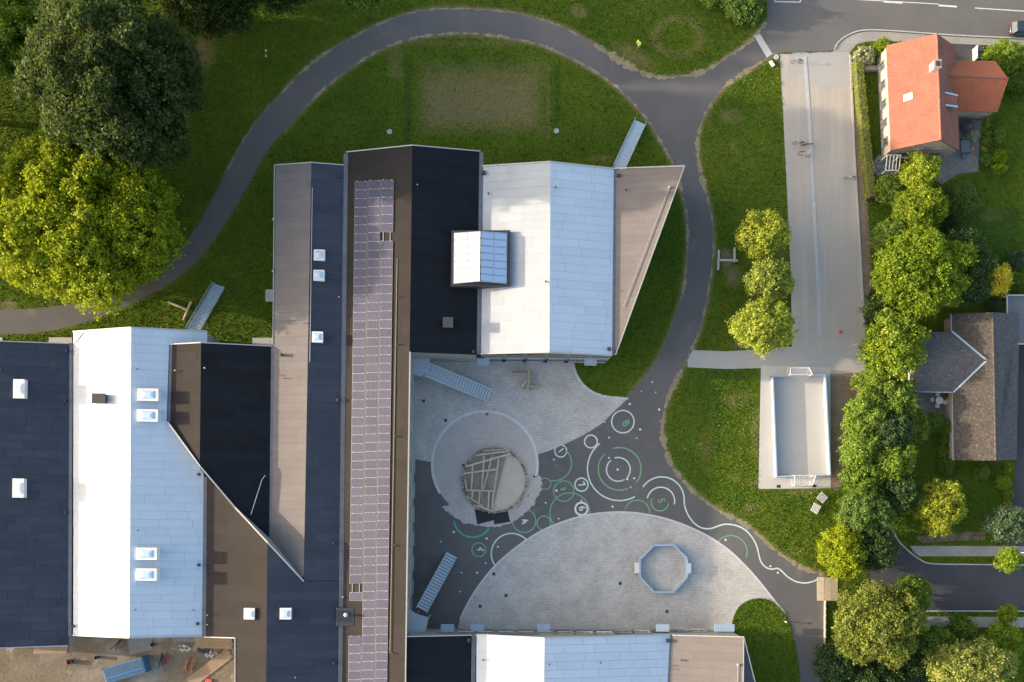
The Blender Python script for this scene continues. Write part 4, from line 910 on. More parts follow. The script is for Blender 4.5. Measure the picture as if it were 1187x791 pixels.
# ---------------------------------------------------------------- ball court
p0 = P(925, 495)
ct = thing('ball_court', 'fenced rectangular ball court with pale blue boards and goals at both ends', 'ball court', (p0.x, p0.y, 0))
cc = [(893.5, 437.5), (954, 435.5), (959.5, 551), (898, 553)]
MB().sheet(plan([(893.5, 437.5), (954, 435.5), (959.5, 551), (898, 553)]), .040).build('court_floor', M['concrete'], ct)
def board(a, b):
    A, B = P(*a), P(*b); L = (B - A).length; n = max(1, round(L / 2.4))
    for i in range(n):
        q, w = A.lerp(B, i / n), A.lerp(B, (i + 1) / n); d = (w - q).normalized() * .015
        bd = MB().beam(q + d + Vector((0, 0, .48)), w - d + Vector((0, 0, .48)), .10, .86).build('board', M['board_blue'], ct)
        MB().beam(q + Vector((0, 0, .95)), w + Vector((0, 0, .95)), .17, .06).build('top_rail', M['board_blue'], bd)
        MB().box((q.x, q.y, .46), (.12, .12, .92)).build('post', M['galv'], bd)
board(cc[0], cc[3]); board(cc[1], cc[2]); board(cc[0], (910, 437)); board((937, 436.2), cc[1]); board(cc[3], (915, 552.5)); board((941, 551.8), cc[2])
def goal(xa, xb, y, depth, hgt=2.0):
    gg = MB(); A, B = P(xa, y), P(xb, y); A2, B2 = P(xa + 2, y + depth), P(xb - 2, y + depth); up = Vector((0, 0, hgt)); low = Vector((0, 0, hgt * .62))
    for a, b in ((A, A + up), (B, B + up), (A + up, B + up), (A2, A2 + low), (B2, B2 + low), (A2 + low, B2 + low), (A + up, A2 + low), (B + up, B2 + low), (A2, B2), (A, A2), (B, B2)): gg.tube(a, b, .055, 6)
    g = gg.build('goal', M['white_paint'], ct)
    net = MB()
    for k in range(1, 9):
        t = k / 9; net.tube((A + up).lerp(B + up, t), (A2 + low).lerp(B2 + low, t), .012, 4); net.tube((A2 + low).lerp(B2 + low, t), A2.lerp(B2, t), .012, 4)
    for k in range(1, 5):
        t = k / 5; net.tube((A + up).lerp(A2 + low, t), (B + up).lerp(B2 + low, t), .012, 4); net.tube(A2.lerp(A2 + low, t), B2.lerp(B2 + low, t), .012, 4)
        net.tube(A.lerp(A + up, t), A2.lerp(A2 + low, t), .012, 4); net.tube(B.lerp(B + up, t), B2.lerp(B2 + low, t), .012, 4)
    nn = net.build('net', M['white_paint'], g); nn['kind'] = 'stuff'
goal(911, 936, 436.8, -9); goal(916, 940, 552, 11)
bm_ = MB(); a, b, c, d = P(916, 552.5, .05), P(940, 552, .05), P(937, 564, .05), P(919, 564.5, .05)
for x, y, lab in ((902.5, 564, 'square drain cover left of the lower court goal'), (944, 563.5, 'square drain cover right of the lower court goal')):
    o = tag(MB().box((0, 0, .01), (.5, .4, .02)).box((0, 0, .024), (.36, .26, .012)).build('drain_cover', M['dark_metal'], None, LOCAL), lab, 'drain cover', 'drain covers'); o.location = P(x, y, .036)

# drain covers in the paving
def drain(x, y, lab, z=.018, s=.42):
    o = tag(MB().box((0, 0, .005), (s + .25, s + .25, .01)).build('drain_cover', M['kerb'], None, LOCAL), lab, 'drain cover', 'drain covers'); o.location = P(x, y, z); o.rotation_euler = (0, 0, -.0138)
    g = MB()
    for k in range(5): g.box(((k - 2) * s / 5, 0, .014), (s / 5 * .7, s, .012))
    g.box((0, 0, .008), (s, s, .012)); g.build('grate', M['dark_metal'], o, LOCAL)
for x, y, lab in ((572.5, 665.5, 'drain cover near the curved left rim of the half-round paving'), (586.5, 690.5, 'drain cover second from the curved rim, lower left paving'), (556.5, 703, 'drain cover closest to the lower metal stair'),
                  (719, 676.5, 'drain cover just left of the octagonal pen'), (773, 709, 'drain cover below the octagonal pen'), (516.5, 487.5, 'drain cover left of the sand circle top'), (491, 465, 'drain cover with puddle stain near the middle wing')): drain(x, y, lab)
for x, y, lab in ((645, 152, 'round concrete well cover right of the worn lawn patch'), (451.5, 153, 'round concrete well cover left of the worn lawn patch'), (900, 66.5, 'round well cover at the top corner of the pale lane')):
    o = tag(MB().lathe([(.36, 0), (.36, .05), (.30, .07), (.05, .072)], 16).build('well_cover', M['kerb'], None, LOCAL), lab, 'well cover'); o.location = P(x, y, .01)

# ---------------------------------------------------------------- metal stairs
def stair(label, top, bot, width, ztop, landing=None, n=20):
    A, B = P(*top, ztop), P(*bot, 0.05); r = thing('metal_staircase', label, 'staircase', (B.x, B.y, 0), group='steel escape stairs')
    d = (B - A); dh = Vector((d.x, d.y, 0)); L = dh.length; dh.normalize(); side = Vector((-dh.y, dh.x, 0)); rz = math.atan2(dh.y, dh.x); w = width * S
    tb = None
    for i in range(n):
        q = A.lerp(B, (i + .5) / n)
        if tb is None:
            t_ = MB().box((0, 0, 0), (L / n * .80, w, .045), 0).build('tread', M['galv'], r, LOCAL); tb = t_.data
        else: t_ = link('tread', tb, None, r)
        t_.location = q - Vector(r.location); t_.rotation_euler = (0, 0, rz)
    for s_ in (-1, 1):
        o_ = side * (s_ * w / 2)
        MB().beam(A + o_, B + o_, .06, .28).build('stringer', M['galv'], r)
        rl = MB(); up = Vector((0, 0, 1.0)); rl.tube(A + o_ + up, B + o_ + up, .03, 6); rl.tube(A + o_ + up * .5, B + o_ + up * .5, .02, 5)
        for k in range(7): q = A.lerp(B, k / 6) + o_; rl.tube(q, q + up, .025, 5)
        rl.build('handrail', M['galv'], r)
    if landing:
        pl = [P(*q, ztop) for q in landing]
        MB().prism([(q.x, q.y) for q in pl], ztop - .10, ztop).build('landing', M['galv'], r)
        for q in pl: MB().tube((q.x, q.y, 0), (q.x, q.y, ztop - .1), .05, 6).build('leg', M['galv'], r)
        lr_ = MB()
        for q in pl: lr_.tube(q, q + Vector((0, 0, 1)), .025, 5)
        for a_, b_ in zip(pl[:2], pl[1:3]): pass
        lr_.build('landing_post', M['galv'], r)
    return r
stair('pale steel stair beside the grey wedge roof, upper right lawn', (717, 196), (742, 142), 13.5, 3.2)
stair('steel stair rising to the white gable beside the left path', (224, 384), (254.5, 331), 13, 3.0)
stair('steel stair with landing at the upper paved yard', (495, 429), (568, 459), 15, 3.2, [(476, 413), (499, 414), (497, 428), (489, 437), (476, 433)], 22)
stair('steel stair with landing at the lower dark corner of the yard', (489, 707), (524, 643), 13, 3.2, [(471, 704), (483, 712), (497, 716), (493, 733), (471, 734)], 20)

# ---------------------------------------------------------------- logs, benches, small things
def log_group(label, segs, name='balance_log', h=.42, r=.16, mat='timber', cat='balance beam'):
    c = sum((P(*a) + P(*b) for a, b in segs), Vector()) / (2 * len(segs)); t = thing(name, label, cat, (c.x, c.y, 0))
    for k, (a, b) in enumerate(segs):
        A, B = P(*a, h), P(*b, h); A.z = B.z = h + .14 * k; MB().tube(A, B, r, 9).build('log', M[mat], t)
        for q in (A.lerp(B, .08), A.lerp(B, .92)): MB().tube((q.x, q.y, 0), (q.x, q.y, q.z), .11, 7).build('foot', M[mat], t)
    return t
log_group('two pale logs in a tee on the grass beside the left stair', [((195, 350), (217, 359.5)), ((222, 350), (213, 372))])
log_group('timber balance beams crossing on the paved yard', [((593.5, 433), (611, 433)), ((606, 448), (628.5, 448)), ((613, 431), (612, 453)), ((604, 450), (610, 442))], r=.17)
log_group('grey timber beams in an aitch beside the path and maples', [((833.5, 290), (832.5, 313)), ((834, 302), (855, 302.5)), ((851, 288), (851, 304))], mat='kerb', r=.15)
def slatted(label, x, y, rz, lift):
    t = thing('slatted_lounger', label, 'bench', P(x, y), rz, 'slatted benches on the grass')
    for k in range(5):
        s_ = MB().box((0, (k - 2) * .22, 0), (1.2, .13, .05)).build('slat', M['white_paint'], t, LOCAL); s_.location = (0, 0, .36); s_.rotation_euler = (0, lift, 0)
    for sx in (-.45, .45):
        MB().box((0, 0, 0), (.08, 1.05, .06)).build('bearer', M['galv'], t, LOCAL).location = (sx, 0, .30 - sx * math.sin(lift))
        for sy in (-.45, .45): MB().box((sx, sy, .14), (.07, .07, .28)).build('leg', M['galv'], t, LOCAL)
slatted('white slatted bench closer to the ball court corner', 952, 577, math.radians(-40), .12); slatted('white slatted bench farther from the court, stripes uppermost', 944.5, 589.5, math.radians(60), .05)
def slab(name, label, cat, q, z0, z1, mat, grp=None):
    c = P(sum(a[0] for a in q) / len(q), sum(a[1] for a in q) / len(q)); return tag(MB().prism(plan(q), z0, z1).build(name, M[mat], None, (c.x, c.y, 0), bevel=.02), label, cat, grp)
slab('concrete_slab', 'grey concrete slab in the grass beside the white gable corner', 'slab', [(57, 391.5), (84, 391.5), (84, 398), (57, 398)], .0, .12, 'kerb')
slab('concrete_slab', 'grey concrete slab at the left photo edge above slate roof', 'slab', [(-8, 391.5), (3.5, 391.5), (3.5, 397), (-8, 397)], .0, .12, 'kerb')
slab('concrete_slab', 'pale concrete slab wedged between navy and grey roofs', 'slab', [(293, 392), (320, 392), (320, 406), (293, 406)], .0, .15, 'kerb')
slab('concrete_slab', 'small pale concrete slab left of the grey felt roof', 'slab', [(308, 336), (320, 336), (320, 350), (308, 350)], .0, .15, 'kerb')
slab('crossing_strip', 'pale slab strip laid across the path near the street', 'slab', [(874, 42), (881, 39.5), (895.5, 63), (889, 67)], .010, .030, 'kerb')
slab('white_board', 'small white board lying on grass beside the crossing strip', 'board', [(891, 72.5), (894, 71), (898, 77), (895, 78.5)], .05, .30, 'white_paint')
slab('deck_platform', 'square plank platform where the snake line ends', 'platform', [(947, 669), (955.5, 669), (956, 696.5), (947, 696.5)], .012, .06, 'timber_pale')
t = thing('plank_deck', 'brown plank deck beside the yard edge under green shrubs', 'deck', P(963, 683))
for k in range(9):
    q = P(957 + k * 1.62, 683); MB().box((q.x, q.y, .09), (.165, 3.1, .05)).build('plank', M['timber'], t)
t = thing('edge_fence', 'low timber edging along the right of the yard path', 'fence', P(956, 730))
for k in range(9):
    y0_ = 697 + k * 8.2; MB().beam(P(956.3 - k * .05, y0_, .28), P(956.2 - k * .05, y0_ + 7.8, .28), .12, .5).build('plank', M['timber_pale'], t)
    MB().box(P(956.6, y0_, .35), (.1, .1, .7)).build('post', M['timber'], t)
# bins
def waste_bin(label, x, y):
    t = thing('waste_bin', label, 'bin', P(x, y), 0, 'bins along the yard path')
    MB().prism([(-.38, -.34), (.38, -.34), (.38, .34), (-.38, .34)], .12, .95).build('bin_body', M['bin'], t, LOCAL, bevel=.03)
    MB().box((.12, 0, 1.0), (.56, .74, .08)).build('lid', M['board_blue'], t, LOCAL, bevel=.02); MB().box((-.28, 0, .99), (.24, .74, .07)).build('flap', M['rust'], t, LOCAL, bevel=.02)
    for s_ in (-1, 1): MB().tube((.3, s_ * .3 - .04, .1), (.3, s_ * .3 + .04, .1), .1, 10).build('wheel', M['tyre'], t, LOCAL)
waste_bin('grey waste bin with rust flap, topmost of three', 950, 757.5); waste_bin('grey waste bin with rust flap, middle of three', 950, 767); waste_bin('grey waste bin with rust flap, lowest of three', 950, 774.5)
def bollard(label, x, y, h=.8, mat='white_paint'):
    t = thing('bollard', label, 'bollard', P(x, y)); MB().lathe([(.07, 0), (.07, h * .8), (.05, h * .8)], 10).build('shaft', M['galv'], t, LOCAL); MB().lathe([(.12, h * .8), (.13, h * .95), (.10, h), (.02, h + .02)], 12).build('cap', M[mat], t, LOCAL)
bollard('white topped bollard at the lawn island edge casting a long shadow', 909.5, 720.5)
bollard('pale stone bollard on the dark lawn, upper of a close pair', 309, 60, .4); bollard('pale stone bollard on the dark lawn, lower of a close pair', 309, 66.5, .4)

# bicycles
def bicycle(label, x, y, rz, mat='black_plastic', lean=.12):
    t = thing('bicycle', label, 'bicycle', P(x, y, .03), rz, 'bicycles on the pale lane'); t.rotation_euler = (lean, 0, rz)
    for sx in (-.52, .54):
        w_ = MB().torus((sx, 0, .34), .31, .025, 'Y', 22, 5).build('wheel', M['tyre'], t, LOCAL); sp2 = MB()
        for k in range(8): a = math.pi * k / 8; sp2.tube((sx - .3 * math.cos(a), 0, .34 - .3 * math.sin(a)), (sx + .3 * math.cos(a), 0, .34 + .3 * math.sin(a)), .006, 4)
        sp2.build('spokes', M['galv'], w_, LOCAL)
    f = MB()
    for a, b in (((-.52, 0, .34), (-.08, 0, .30)), ((-.52, 0, .34), (-.20, 0, .78)), ((-.20, 0, .85), (-.08, 0, .30)), ((-.18, 0, .76), (.36, 0, .82)), ((-.08, 0, .30), (.37, 0, .74)), ((.35, 0, .95), (.54, 0, .34))): f.tube(a, b, .022, 6)
    f.build('frame', M[mat], t, LOCAL)
    MB().path([(.30, -.29, 1.0), (.36, -.12, .98), (.36, .12, .98), (.30, .29, 1.0)], .018).build('handlebar', M['galv'], t, LOCAL)
    MB().prism([(-.36, -.08), (-.34, .08), (-.1, .03), (-.1, -.03)], .86, .93).build('saddle', M['black_plastic'], t, LOCAL)
    MB().box((-.55, 0, .72), (.36, .13, .03)).build('carrier', M['black_plastic'], t, LOCAL)
    return t
bicycle('dark bicycle near the top of the pale lane', 923, 73.5, math.radians(178)); bicycle('dark bicycle left of a pair on the upper lane', 925, 168, math.radians(175)); bicycle('dark bicycle closest to the centre kerb, right of a pair', 935, 168.5, math.radians(8), 'dark_metal')
bicycle('pale framed bicycle leaning against the centre kerb', 931, 181, math.radians(-15), 'white_paint', -.2); bicycle('white framed bicycle at the right kerb of the lane', 984, 208, math.radians(175), 'white_paint')
o = tag(MB().prism(plan([(972, 384), (975, 383), (976.5, 386), (973.5, 387)]), .03, .14).build('red_bag', M['red_cloth'], None, P(974, 385)), 'small red bag lying on the lower pale lane', 'bag')

# person in hi-vis jacket on the upper lawn
def person(label, x, y, rz):
    p = P(x, y); t = thing('person', label, 'person', (p.x, p.y, 0), rz)
    def skinmesh(name, joints, edges, mat, root=0, sub=2):
        me = bpy.data.meshes.new(name); me.from_pydata([j[0] for j in joints], edges, []); o = link(name, me, mat, t)
        sk = o.modifiers.new('skin', 'SKIN'); sv = me.skin_vertices[0].data if me.skin_vertices else None
        if sv is None:
            bm = bmesh.new(); bm.from_mesh(me); bm.verts.layers.skin.verify(); bm.to_mesh(me); bm.free(); sv = me.skin_vertices[0].data
        for i, j in enumerate(joints): sv[i].radius = (j[1], j[1] if len(j) < 3 else j[2]); sv[i].use_root = (i == root)
        sm = o.modifiers.new('sub', 'SUBSURF'); sm.levels = sub; sm.render_levels = sub; return o
    J = [((0, 0, .95), .15, .12), ((0, 0, 1.15), .14, .11), ((0, 0, 1.38), .17, .11), ((0, 0, 1.50), .06, .06), ((.02, 0, 1.60), .075, .085), ((.03, 0, 1.72), .085, .085),
         ((0, .20, 1.42), .065), ((.04, .27, 1.15), .05), ((.22, .24, 1.02), .04), ((.31, .22, 1.02), .035),
         ((0, -.20, 1.42), .065), ((.04, -.27, 1.15), .05), ((.22, -.22, 1.05), .04), ((.31, -.20, 1.05), .035),
         ((0, .10, .86), .10), ((.06, .11, .48), .075), ((.0, .11, .09), .05), ((.16, .12, .05), .045),
         ((0, -.10, .86), .10), ((-.02, -.11, .48), .075), ((-.14, -.11, .09), .05), ((.02, -.12, .05), .045)]
    E = [(0, 1), (1, 2), (2, 3), (3, 4), (4, 5), (2, 6), (6, 7), (7, 8), (8, 9), (2, 10), (10, 11), (11, 12), (12, 13), (0, 14), (14, 15), (15, 16), (16, 17), (0, 18), (18, 19), (19, 20), (20, 21)]
    skinmesh('body', J, E, M['skin'])
    j = lambda k, g: (J[k][0], J[k][1] + g, (J[k][2] if len(J[k]) > 2 else J[k][1]) + g)
    ks = [0, 1, 2, 6, 7, 8, 10, 11, 12]; skinmesh('jacket', [j(k, .03) for k in ks], [(0, 1), (1, 2), (2, 3), (3, 4), (4, 5), (2, 6), (6, 7), (7, 8)], M['hivis'])
    ks = [0, 14, 15, 16, 18, 19, 20]; skinmesh('trousers', [(J[0][0][:2] + (.93,), .15, .13)] + [j(k, .02) for k in ks[1:]], [(0, 1), (1, 2), (2, 3), (0, 4), (4, 5), (5, 6)], M['trousers'])
    MB().lathe([(.095, 1.66), (.105, 1.74), (.09, 1.80), (.03, 1.83)], 12, (.01, 0, 0)).build('hair', M['hair'], t, LOCAL, smooth=True)
person('person in yellow hi-vis jacket and pale trousers walking on the upper lawn', 739.5, 54.5, math.radians(230))

# road markings
for q in ([(897.5, 1.5), (928, 2.2), (928, 3.4), (897.5, 2.7)], [(927, -8), (928.6, -8), (928.6, 2.1), (927, 2.1)], [(897.5, -8), (898.8, -8), (898.8, 1.4), (897.5, 1.4)], [(990, -1), (1088, 4.5), (1088, 5.4), (990, 0)], [(1024, 1.8), (1046, 3.2), (1046, 4.6), (1024, 3.2)], [(1088, 5.5), (1109, 7), (1109, 9), (1088, 7.5)], [(1130, 9), (1200, 13.5), (1200, 14.6), (1130, 10.1)]):
    struct(MB().sheet(plan(q), .024).build('road_marking', M['road_paint'], bpy.data.objects['street'], LOCAL))

# car
def car(label, x, y, rz):
    t = thing('parked_car', label, 'car', P(x, y, .016), rz)
    # cross sections along the length: (x, half width, z low, z belt)
    sec = [(-2.05, .62, .42, .78), (-1.95, .76, .30, .86), (-1.4, .86, .24, .90), (0, .88, .22, .92), (1.2, .86, .24, .88), (1.85, .78, .30, .74), (2.02, .60, .40, .62)]
    vs = []; fs = []
    for sx, hw, zl_, zb_ in sec: vs += [(sx, -hw * .94, zl_), (sx, -hw, (zl_ + zb_) / 2), (sx, -hw * .93, zb_), (sx, 0, zb_ + .03), (sx, hw * .93, zb_), (sx, hw, (zl_ + zb_) / 2), (sx, hw * .94, zl_)]
    for i in range(len(sec) - 1):
        for k in range(7): a = i * 7 + k; b = i * 7 + (k + 1) % 7; fs.append((a, b, b + 7, a + 7))
    fs += [tuple(range(7))[::-1], tuple(range(len(vs) - 7, len(vs)))]
    MB().add(vs, fs).build('body', M['car_paint'], t, LOCAL, smooth=True)
    def green(z0_, z1_, sc, a, b, c, d): return [(a, -.76 * sc, z0_), (d, -.76 * sc, z0_), (d, .76 * sc, z0_), (a, .76 * sc, z0_), (b, -.62 * sc, z1_), (c, -.62 * sc, z1_), (c, .62 * sc, z1_), (b, .62 * sc, z1_)]
    MB().add(green(.90, 1.42, 1, -1.85, -1.35, .25, 1.05), [(0, 1, 5, 4), (1, 2, 6, 5), (2, 3, 7, 6), (3, 0, 4, 7)]).build('windows', M['glass'], t, LOCAL)
    MB().prism([(-1.42, -.66), (.32, -.66), (.36, 0), (.32, .66), (-1.42, .66), (-1.48, 0)], 1.41, 1.47).build('roof', M['car_paint'], t, LOCAL, bevel=.03)
    for sx in (-1.3, 1.28):
        for sy in (-.78, .78):
            w_ = MB().torus((sx, sy, .31), .23, .09, 'Y', 20, 8).build('wheel', M['tyre'], t, LOCAL, smooth=True); MB().tube((sx, sy - .06, .31), (sx, sy + .06, .31), .17, 12).build('rim', M['galv'], w_, LOCAL)
    for sy in (-.62, .62):
        MB().box((-2.0, sy, .74), (.10, .22, .16)).build('tail_light', M['red_lens'], t, LOCAL, bevel=.02); MB().box((1.93, sy, .66), (.12, .26, .10)).build('headlight', M['white_paint'], t, LOCAL, bevel=.02)
        MB().box((.75, sy * 1.55, .98), (.12, .18, .12)).build('mirror', M['car_paint'], t, LOCAL, bevel=.02)
car('dark blue car parked at the top right street, cut by photo edge', 1185, 36.5, 0)

# ---------------------------------------------------------------- builders' yard things
p0 = P(150, 775); ca = math.radians(16.5)
t = thing('site_container', 'blue ridged site container lying aslant in the builders yard', 'container', (p0.x, p0.y, 0), ca)
Lc, Wc, Hc = 5.5, 2.05, 1.7
MB().box((0, 0, Hc / 2 + .1), (Lc, Wc, Hc)).build('container_body', M['container'], t, LOCAL, bevel=.04)
for k in range(24): MB().box((-Lc / 2 + .25 + k * (Lc - .5) / 23, 0, Hc + .12), (.10, Wc - .2, .05)).build('roof_rib', M['container'], t, LOCAL)
MB().box((0, -.35, Hc + .17), (Lc - .3, .28, .05)).build('tarp_strip', M['container_line'], t, LOCAL); MB().box((Lc / 2 + .04, 0, Hc / 2 + .1), (.06, Wc - .1, Hc - .1)).build('door', M['container_line'], t, LOCAL)
for sx in (-1, 1):
    for sy in (-1, 1): MB().box((sx * (Lc / 2 - .06), sy * (Wc / 2 - .06), Hc / 2 + .1), (.16, .16, Hc + .06)).build('corner_post', M['dark_metal'], t, LOCAL)
slab('grey_sheet', 'large grey plastic sheet below the white roof edge', 'sheet', [(147, 737), (177, 737), (177, 753), (151, 760)], .03, .06, 'tarp')
slab('grey_sheet', 'small grey plastic sheet at the right below pale blue roof', 'sheet', [(199, 736), (225, 736), (225, 744), (200, 744)], .03, .06, 'tarp')
def planks(label, a, b, n, w, name='plank_walkway'):
    A, B = P(*a, .08), P(*b, .08); d = (B - A).normalized(); s_ = Vector((-d.y, d.x, 0)); t = thing(name, label, 'planks', ((A.x + B.x) / 2, (A.y + B.y) / 2, 0))
    for k in range(n):
        o_ = s_ * ((k - (n - 1) / 2) * w * 1.04); j = random.uniform(-.15, .15); MB().beam(A + o_ + d * j, B + o_ + d * j, w, .06).build('plank', M['plywood'], t)
planks('plywood boards laid along the roof edge in the builders yard', (226, 744), (270, 745), 4, .42); planks('diagonal plywood walkway crossing the builders yard corner', (219, 793), (266, 757), 4, .36)
planks('short plywood boards standing at the slate roof lower corner', (40, 754), (79, 753), 2, .5)
rb = random.Random(3)
for lab, x, y in (('bundle of grey poles left of the grey plastic sheet', 136, 748), ('bundle of dark poles beside the blue container door', 187, 768), ('rusty rods lying right of the blue container', 220, 772)):
    t = thing('pole_bundle', lab, 'poles', P(x, y)); base = rb.uniform(.8, 1.3)
    for k in range(7):
        a = base + rb.uniform(-.25, .25); l_ = rb.uniform(1.2, 2.2); o_ = Vector((rb.uniform(-.5, .5), rb.uniform(-.4, .4), .08 + .05 * k)); d = Vector((math.cos(a), math.sin(a), 0)) * l_ / 2
        MB().tube(o_ - d, o_ + d, .045, 6).build('pole', M['rust'] if 'rusty' in lab else M['timber'] if k % 2 else M['dark_metal'], t, LOCAL)
for lab, x, y, m_ in (('dark bucket left of the pole bundle on the muddy ground', 113, 762, 'black_plastic'), ('dark barrel beside an orange cone on the muddy ground', 82, 767, 'dark_metal'), ('dark bucket under the grey sheet edge', 178, 747, 'black_plastic'), ('dark red bucket right of the container door', 194, 763, 'red_cloth'), ('pale bucket near the plywood boards', 251, 757, 'timber_pale')):
    r_ = .34 if 'barrel' in lab else .24; o = tag(MB().lathe([(r_ * .85, 0), (r_, .5), (r_ * 1.05, .52), (r_ * .9, .52), (r_ * .8, .3), (.01, .3)], 14).build('bucket' if 'bucket' in lab else 'barrel', M[m_], None, LOCAL), lab, 'bucket' if 'bucket' in lab else 'barrel'); o.location = P(x, y, .01)
o = tag(MB().box((0, 0, .02), (.36, .36, .04)).lathe([(.14, .04), (.03, .5), (.01, .5)], 12).build('traffic_cone', M['orange'], None, LOCAL), 'orange cone left of the dark barrel', 'cone'); o.location = P(77.5, 768.5)
o = tag(MB().prism([(-.5, -.3), (.4, -.35), (.5, .3), (-.3, .4)], 0, .2).build('red_tarp_bundle', M['red_cloth'], None, LOCAL, bevel=.05), 'red folded tarp at the foot of the plywood walkway', 'tarp'); o.location = P(242, 790)
for k, (x, y, lab) in enumerate(((236, 754, 'stack of dark grates below the plywood boards'), (242, 758, 'pile of grey stones beside the plywood walkway'), (215, 752, 'grey crate below the small plastic sheet'))):
    t = thing('rubble_pile', lab, 'rubble', P(x, y))
    for j in range(9):
        s_ = rb.uniform(.16, .34); MB().box((rb.uniform(-.7, .7), rb.uniform(-.4, .4), s_ * .3), (s_ * 1.6, s_, s_ * .6), rb.uniform(0, 3)).build('stone', M['dark_metal'] if k == 0 else M['kerb'], t, LOCAL)

# street lamp on the lower right footpath
p0 = P(1164, 639); t = thing('street_lamp', 'white headed street lamp at the lower right footpath', 'street lamp', (p0.x, p0.y, 0))
MB().tube((0, 0, 0), (0, 0, 5.6), .07, 8, .045).build('post', M['galv'], t, LOCAL); MB().tube((0, 0, 5.55), (.9, .05, 5.75), .035, 6).build('arm', M['white_paint'], t, LOCAL)
MB().prism([(.75, -.15), (1.35, -.18), (1.45, 0), (1.35, .22), (.75, .2)], 5.68, 5.86).build('lamp_head', M['white_paint'], t, LOCAL, bevel=.04)

# ---------------------------------------------------------------- houses on the right
def tiled(root, quad, mat, name='roof_tiles', tw=.25, tl=.36, amp=.05, step=.055, keep=None, sub=4):
    """pantiles as real relief: quad = eave A, ridge A, ridge B, eave B"""
    eA, rA, rB, eB = quad; Ls = ((rB - rA).length + (eB - eA).length) / 2; Lt = ((rA - eA).length + (rB - eB).length) / 2
    ns = int(Ls / tw * sub) + 1; rows_ = int(Lt / tl) + 1
    ts = []
    for k in range(rows_): ts += [(k / rows_, step), ((k + .97) / rows_, 0.0)]
    ts[-1] = (1.0, 0)
    nrm = (eB - eA).cross(rA - eA).normalized()
    if nrm.z < 0: nrm = -nrm
    s = np.linspace(0, 1, ns); T = np.array([t[0] for t in ts]); hh = np.array([t[1] for t in ts])
    Sg, Tg = np.meshgrid(s, T); Hh = hh[:, None] + amp * .5 * (1 + np.cos(Sg * Ls / tw * 2 * math.pi)) ** 1.0
    Hh = Hh + (np.sin(Sg * 37.1 + Tg * 17) + np.sin(Sg * 91 - Tg * 41)) * .006
    A = lambda v: np.array(v)[None, None, :]
    E = A(eA) * (1 - Sg[..., None]) + A(eB) * Sg[..., None]; R = A(rA) * (1 - Sg[..., None]) + A(rB) * Sg[..., None]
    X = E * (1 - Tg[..., None]) + R * Tg[..., None] + A(nrm) * Hh[..., None]
    verts = X.reshape(-1, 3); nt_ = len(T); F = []
    for j in range(nt_ - 1):
        for i in range(ns - 1):
            if keep is not None:
                c = (X[j, i] + X[j + 1, i + 1]) / 2
                if not keep(c): continue
            F.append((j * ns + i, j * ns + i + 1, (j + 1) * ns + i + 1, (j + 1) * ns + i))
    f0 = F[0]; a, b, c = (Vector(verts[k]) for k in f0[:3])
    if (b - a).cross(c - a).z < 0: F = [f[::-1] for f in F]
    o = MB().add([tuple(v) for v in verts], F).build(name, mat, root); o['kind'] = 'stuff'; return o
def under(root, quad, mat, name='roof_deck', t=.12):
    q = [v - Vector((0, 0, .03)) for v in quad]; n = len(q)
    if (q[1] - q[0]).cross(q[2] - q[0]).z < 0: q = q[::-1]
    return MB().add(q + [v - Vector((0, 0, t)) for v in q], [tuple(range(n)), tuple(range(n, 2 * n))[::-1]] + [(n + i, n + (i + 1) % n, (i + 1) % n, i) for i in range(n)]).build(name, mat, root)
h0 = P(1065, 120); hr = thing('brick_house', 'orange tiled steep gabled house with white chimney at the upper right', 'house', (h0.x, h0.y, 0))
ez, rz_ = 3.3, 7.5
NW, NE, SW, SE = P(1027.6, 53, ez), P(1106.5, 54.5, ez), P(1033, 174.5, ez), P(1111.4, 174.5, ez); RN, RS = P(1085.6, 39.5, rz_), P(1090.2, 162.5, rz_)
dn = Vector((0, 0, .04))
for q in ((SW, RS, RN, NW), (NE, RN, RS, SE)): tiled(hr, q, M['tile_red']); under(hr, [q[0], q[1], q[2], q[3]], M['deck'])
MB().tube(RN + Vector((0, 0, .06)), RS + Vector((0, 0, .06)), .14, 8).build('ridge_tiles', M['tile_red'], hr)
cen = (NW + NE + SW + SE) / 4
def ins(v, d=.18): w = Vector((cen.x - v.x, cen.y - v.y, 0)); w.normalize(); return Vector((v.x + w.x * d, v.y + w.y * d, v.z - .12))
q = [ins(NW), ins(SW), ins(RS, .22), ins(SE), ins(NE), ins(RN, .22)]
base = [Vector((v.x, v.y, -.05)) for v in q]
MB().add([base[0], base[1], q[1], q[0]], [(0, 1, 2, 3)]).build('west_wall', M['render_wall'], hr)
MB().add([base[1], base[3], q[3], q[2], q[1]], [(0, 1, 2, 3, 4)]).build('gable_wall', M['gable_brick'], hr); MB().add([base[3], base[4], q[4], q[3]], [(0, 1, 2, 3)]).build('east_wall', M['render_wall'], hr)
MB().add([base[4], base[0], q[0], q[5], q[4]], [(0, 1, 2, 3, 4)]).build('gable_wall', M['gable_brick'], hr)
dW = (q[0] - q[1]).normalized()
windows_on(hr, (q[1].x, q[1].y), (q[0].x, q[0].y), [(1.6 + 2.5 * i, 1.65, 1.0, 1.25) for i in range(5)], (-1, 0)); windows_on(hr, (q[1].x, q[1].y), (q[3].x, q[3].y), [(3.2, 4.6, 1.1, 1.0), (5.4, 4.6, 1.1, 1.0), (2.0, 1.6, 1.3, 1.3), (6.2, 1.6, 1.3, 1.3)], (0, -1))
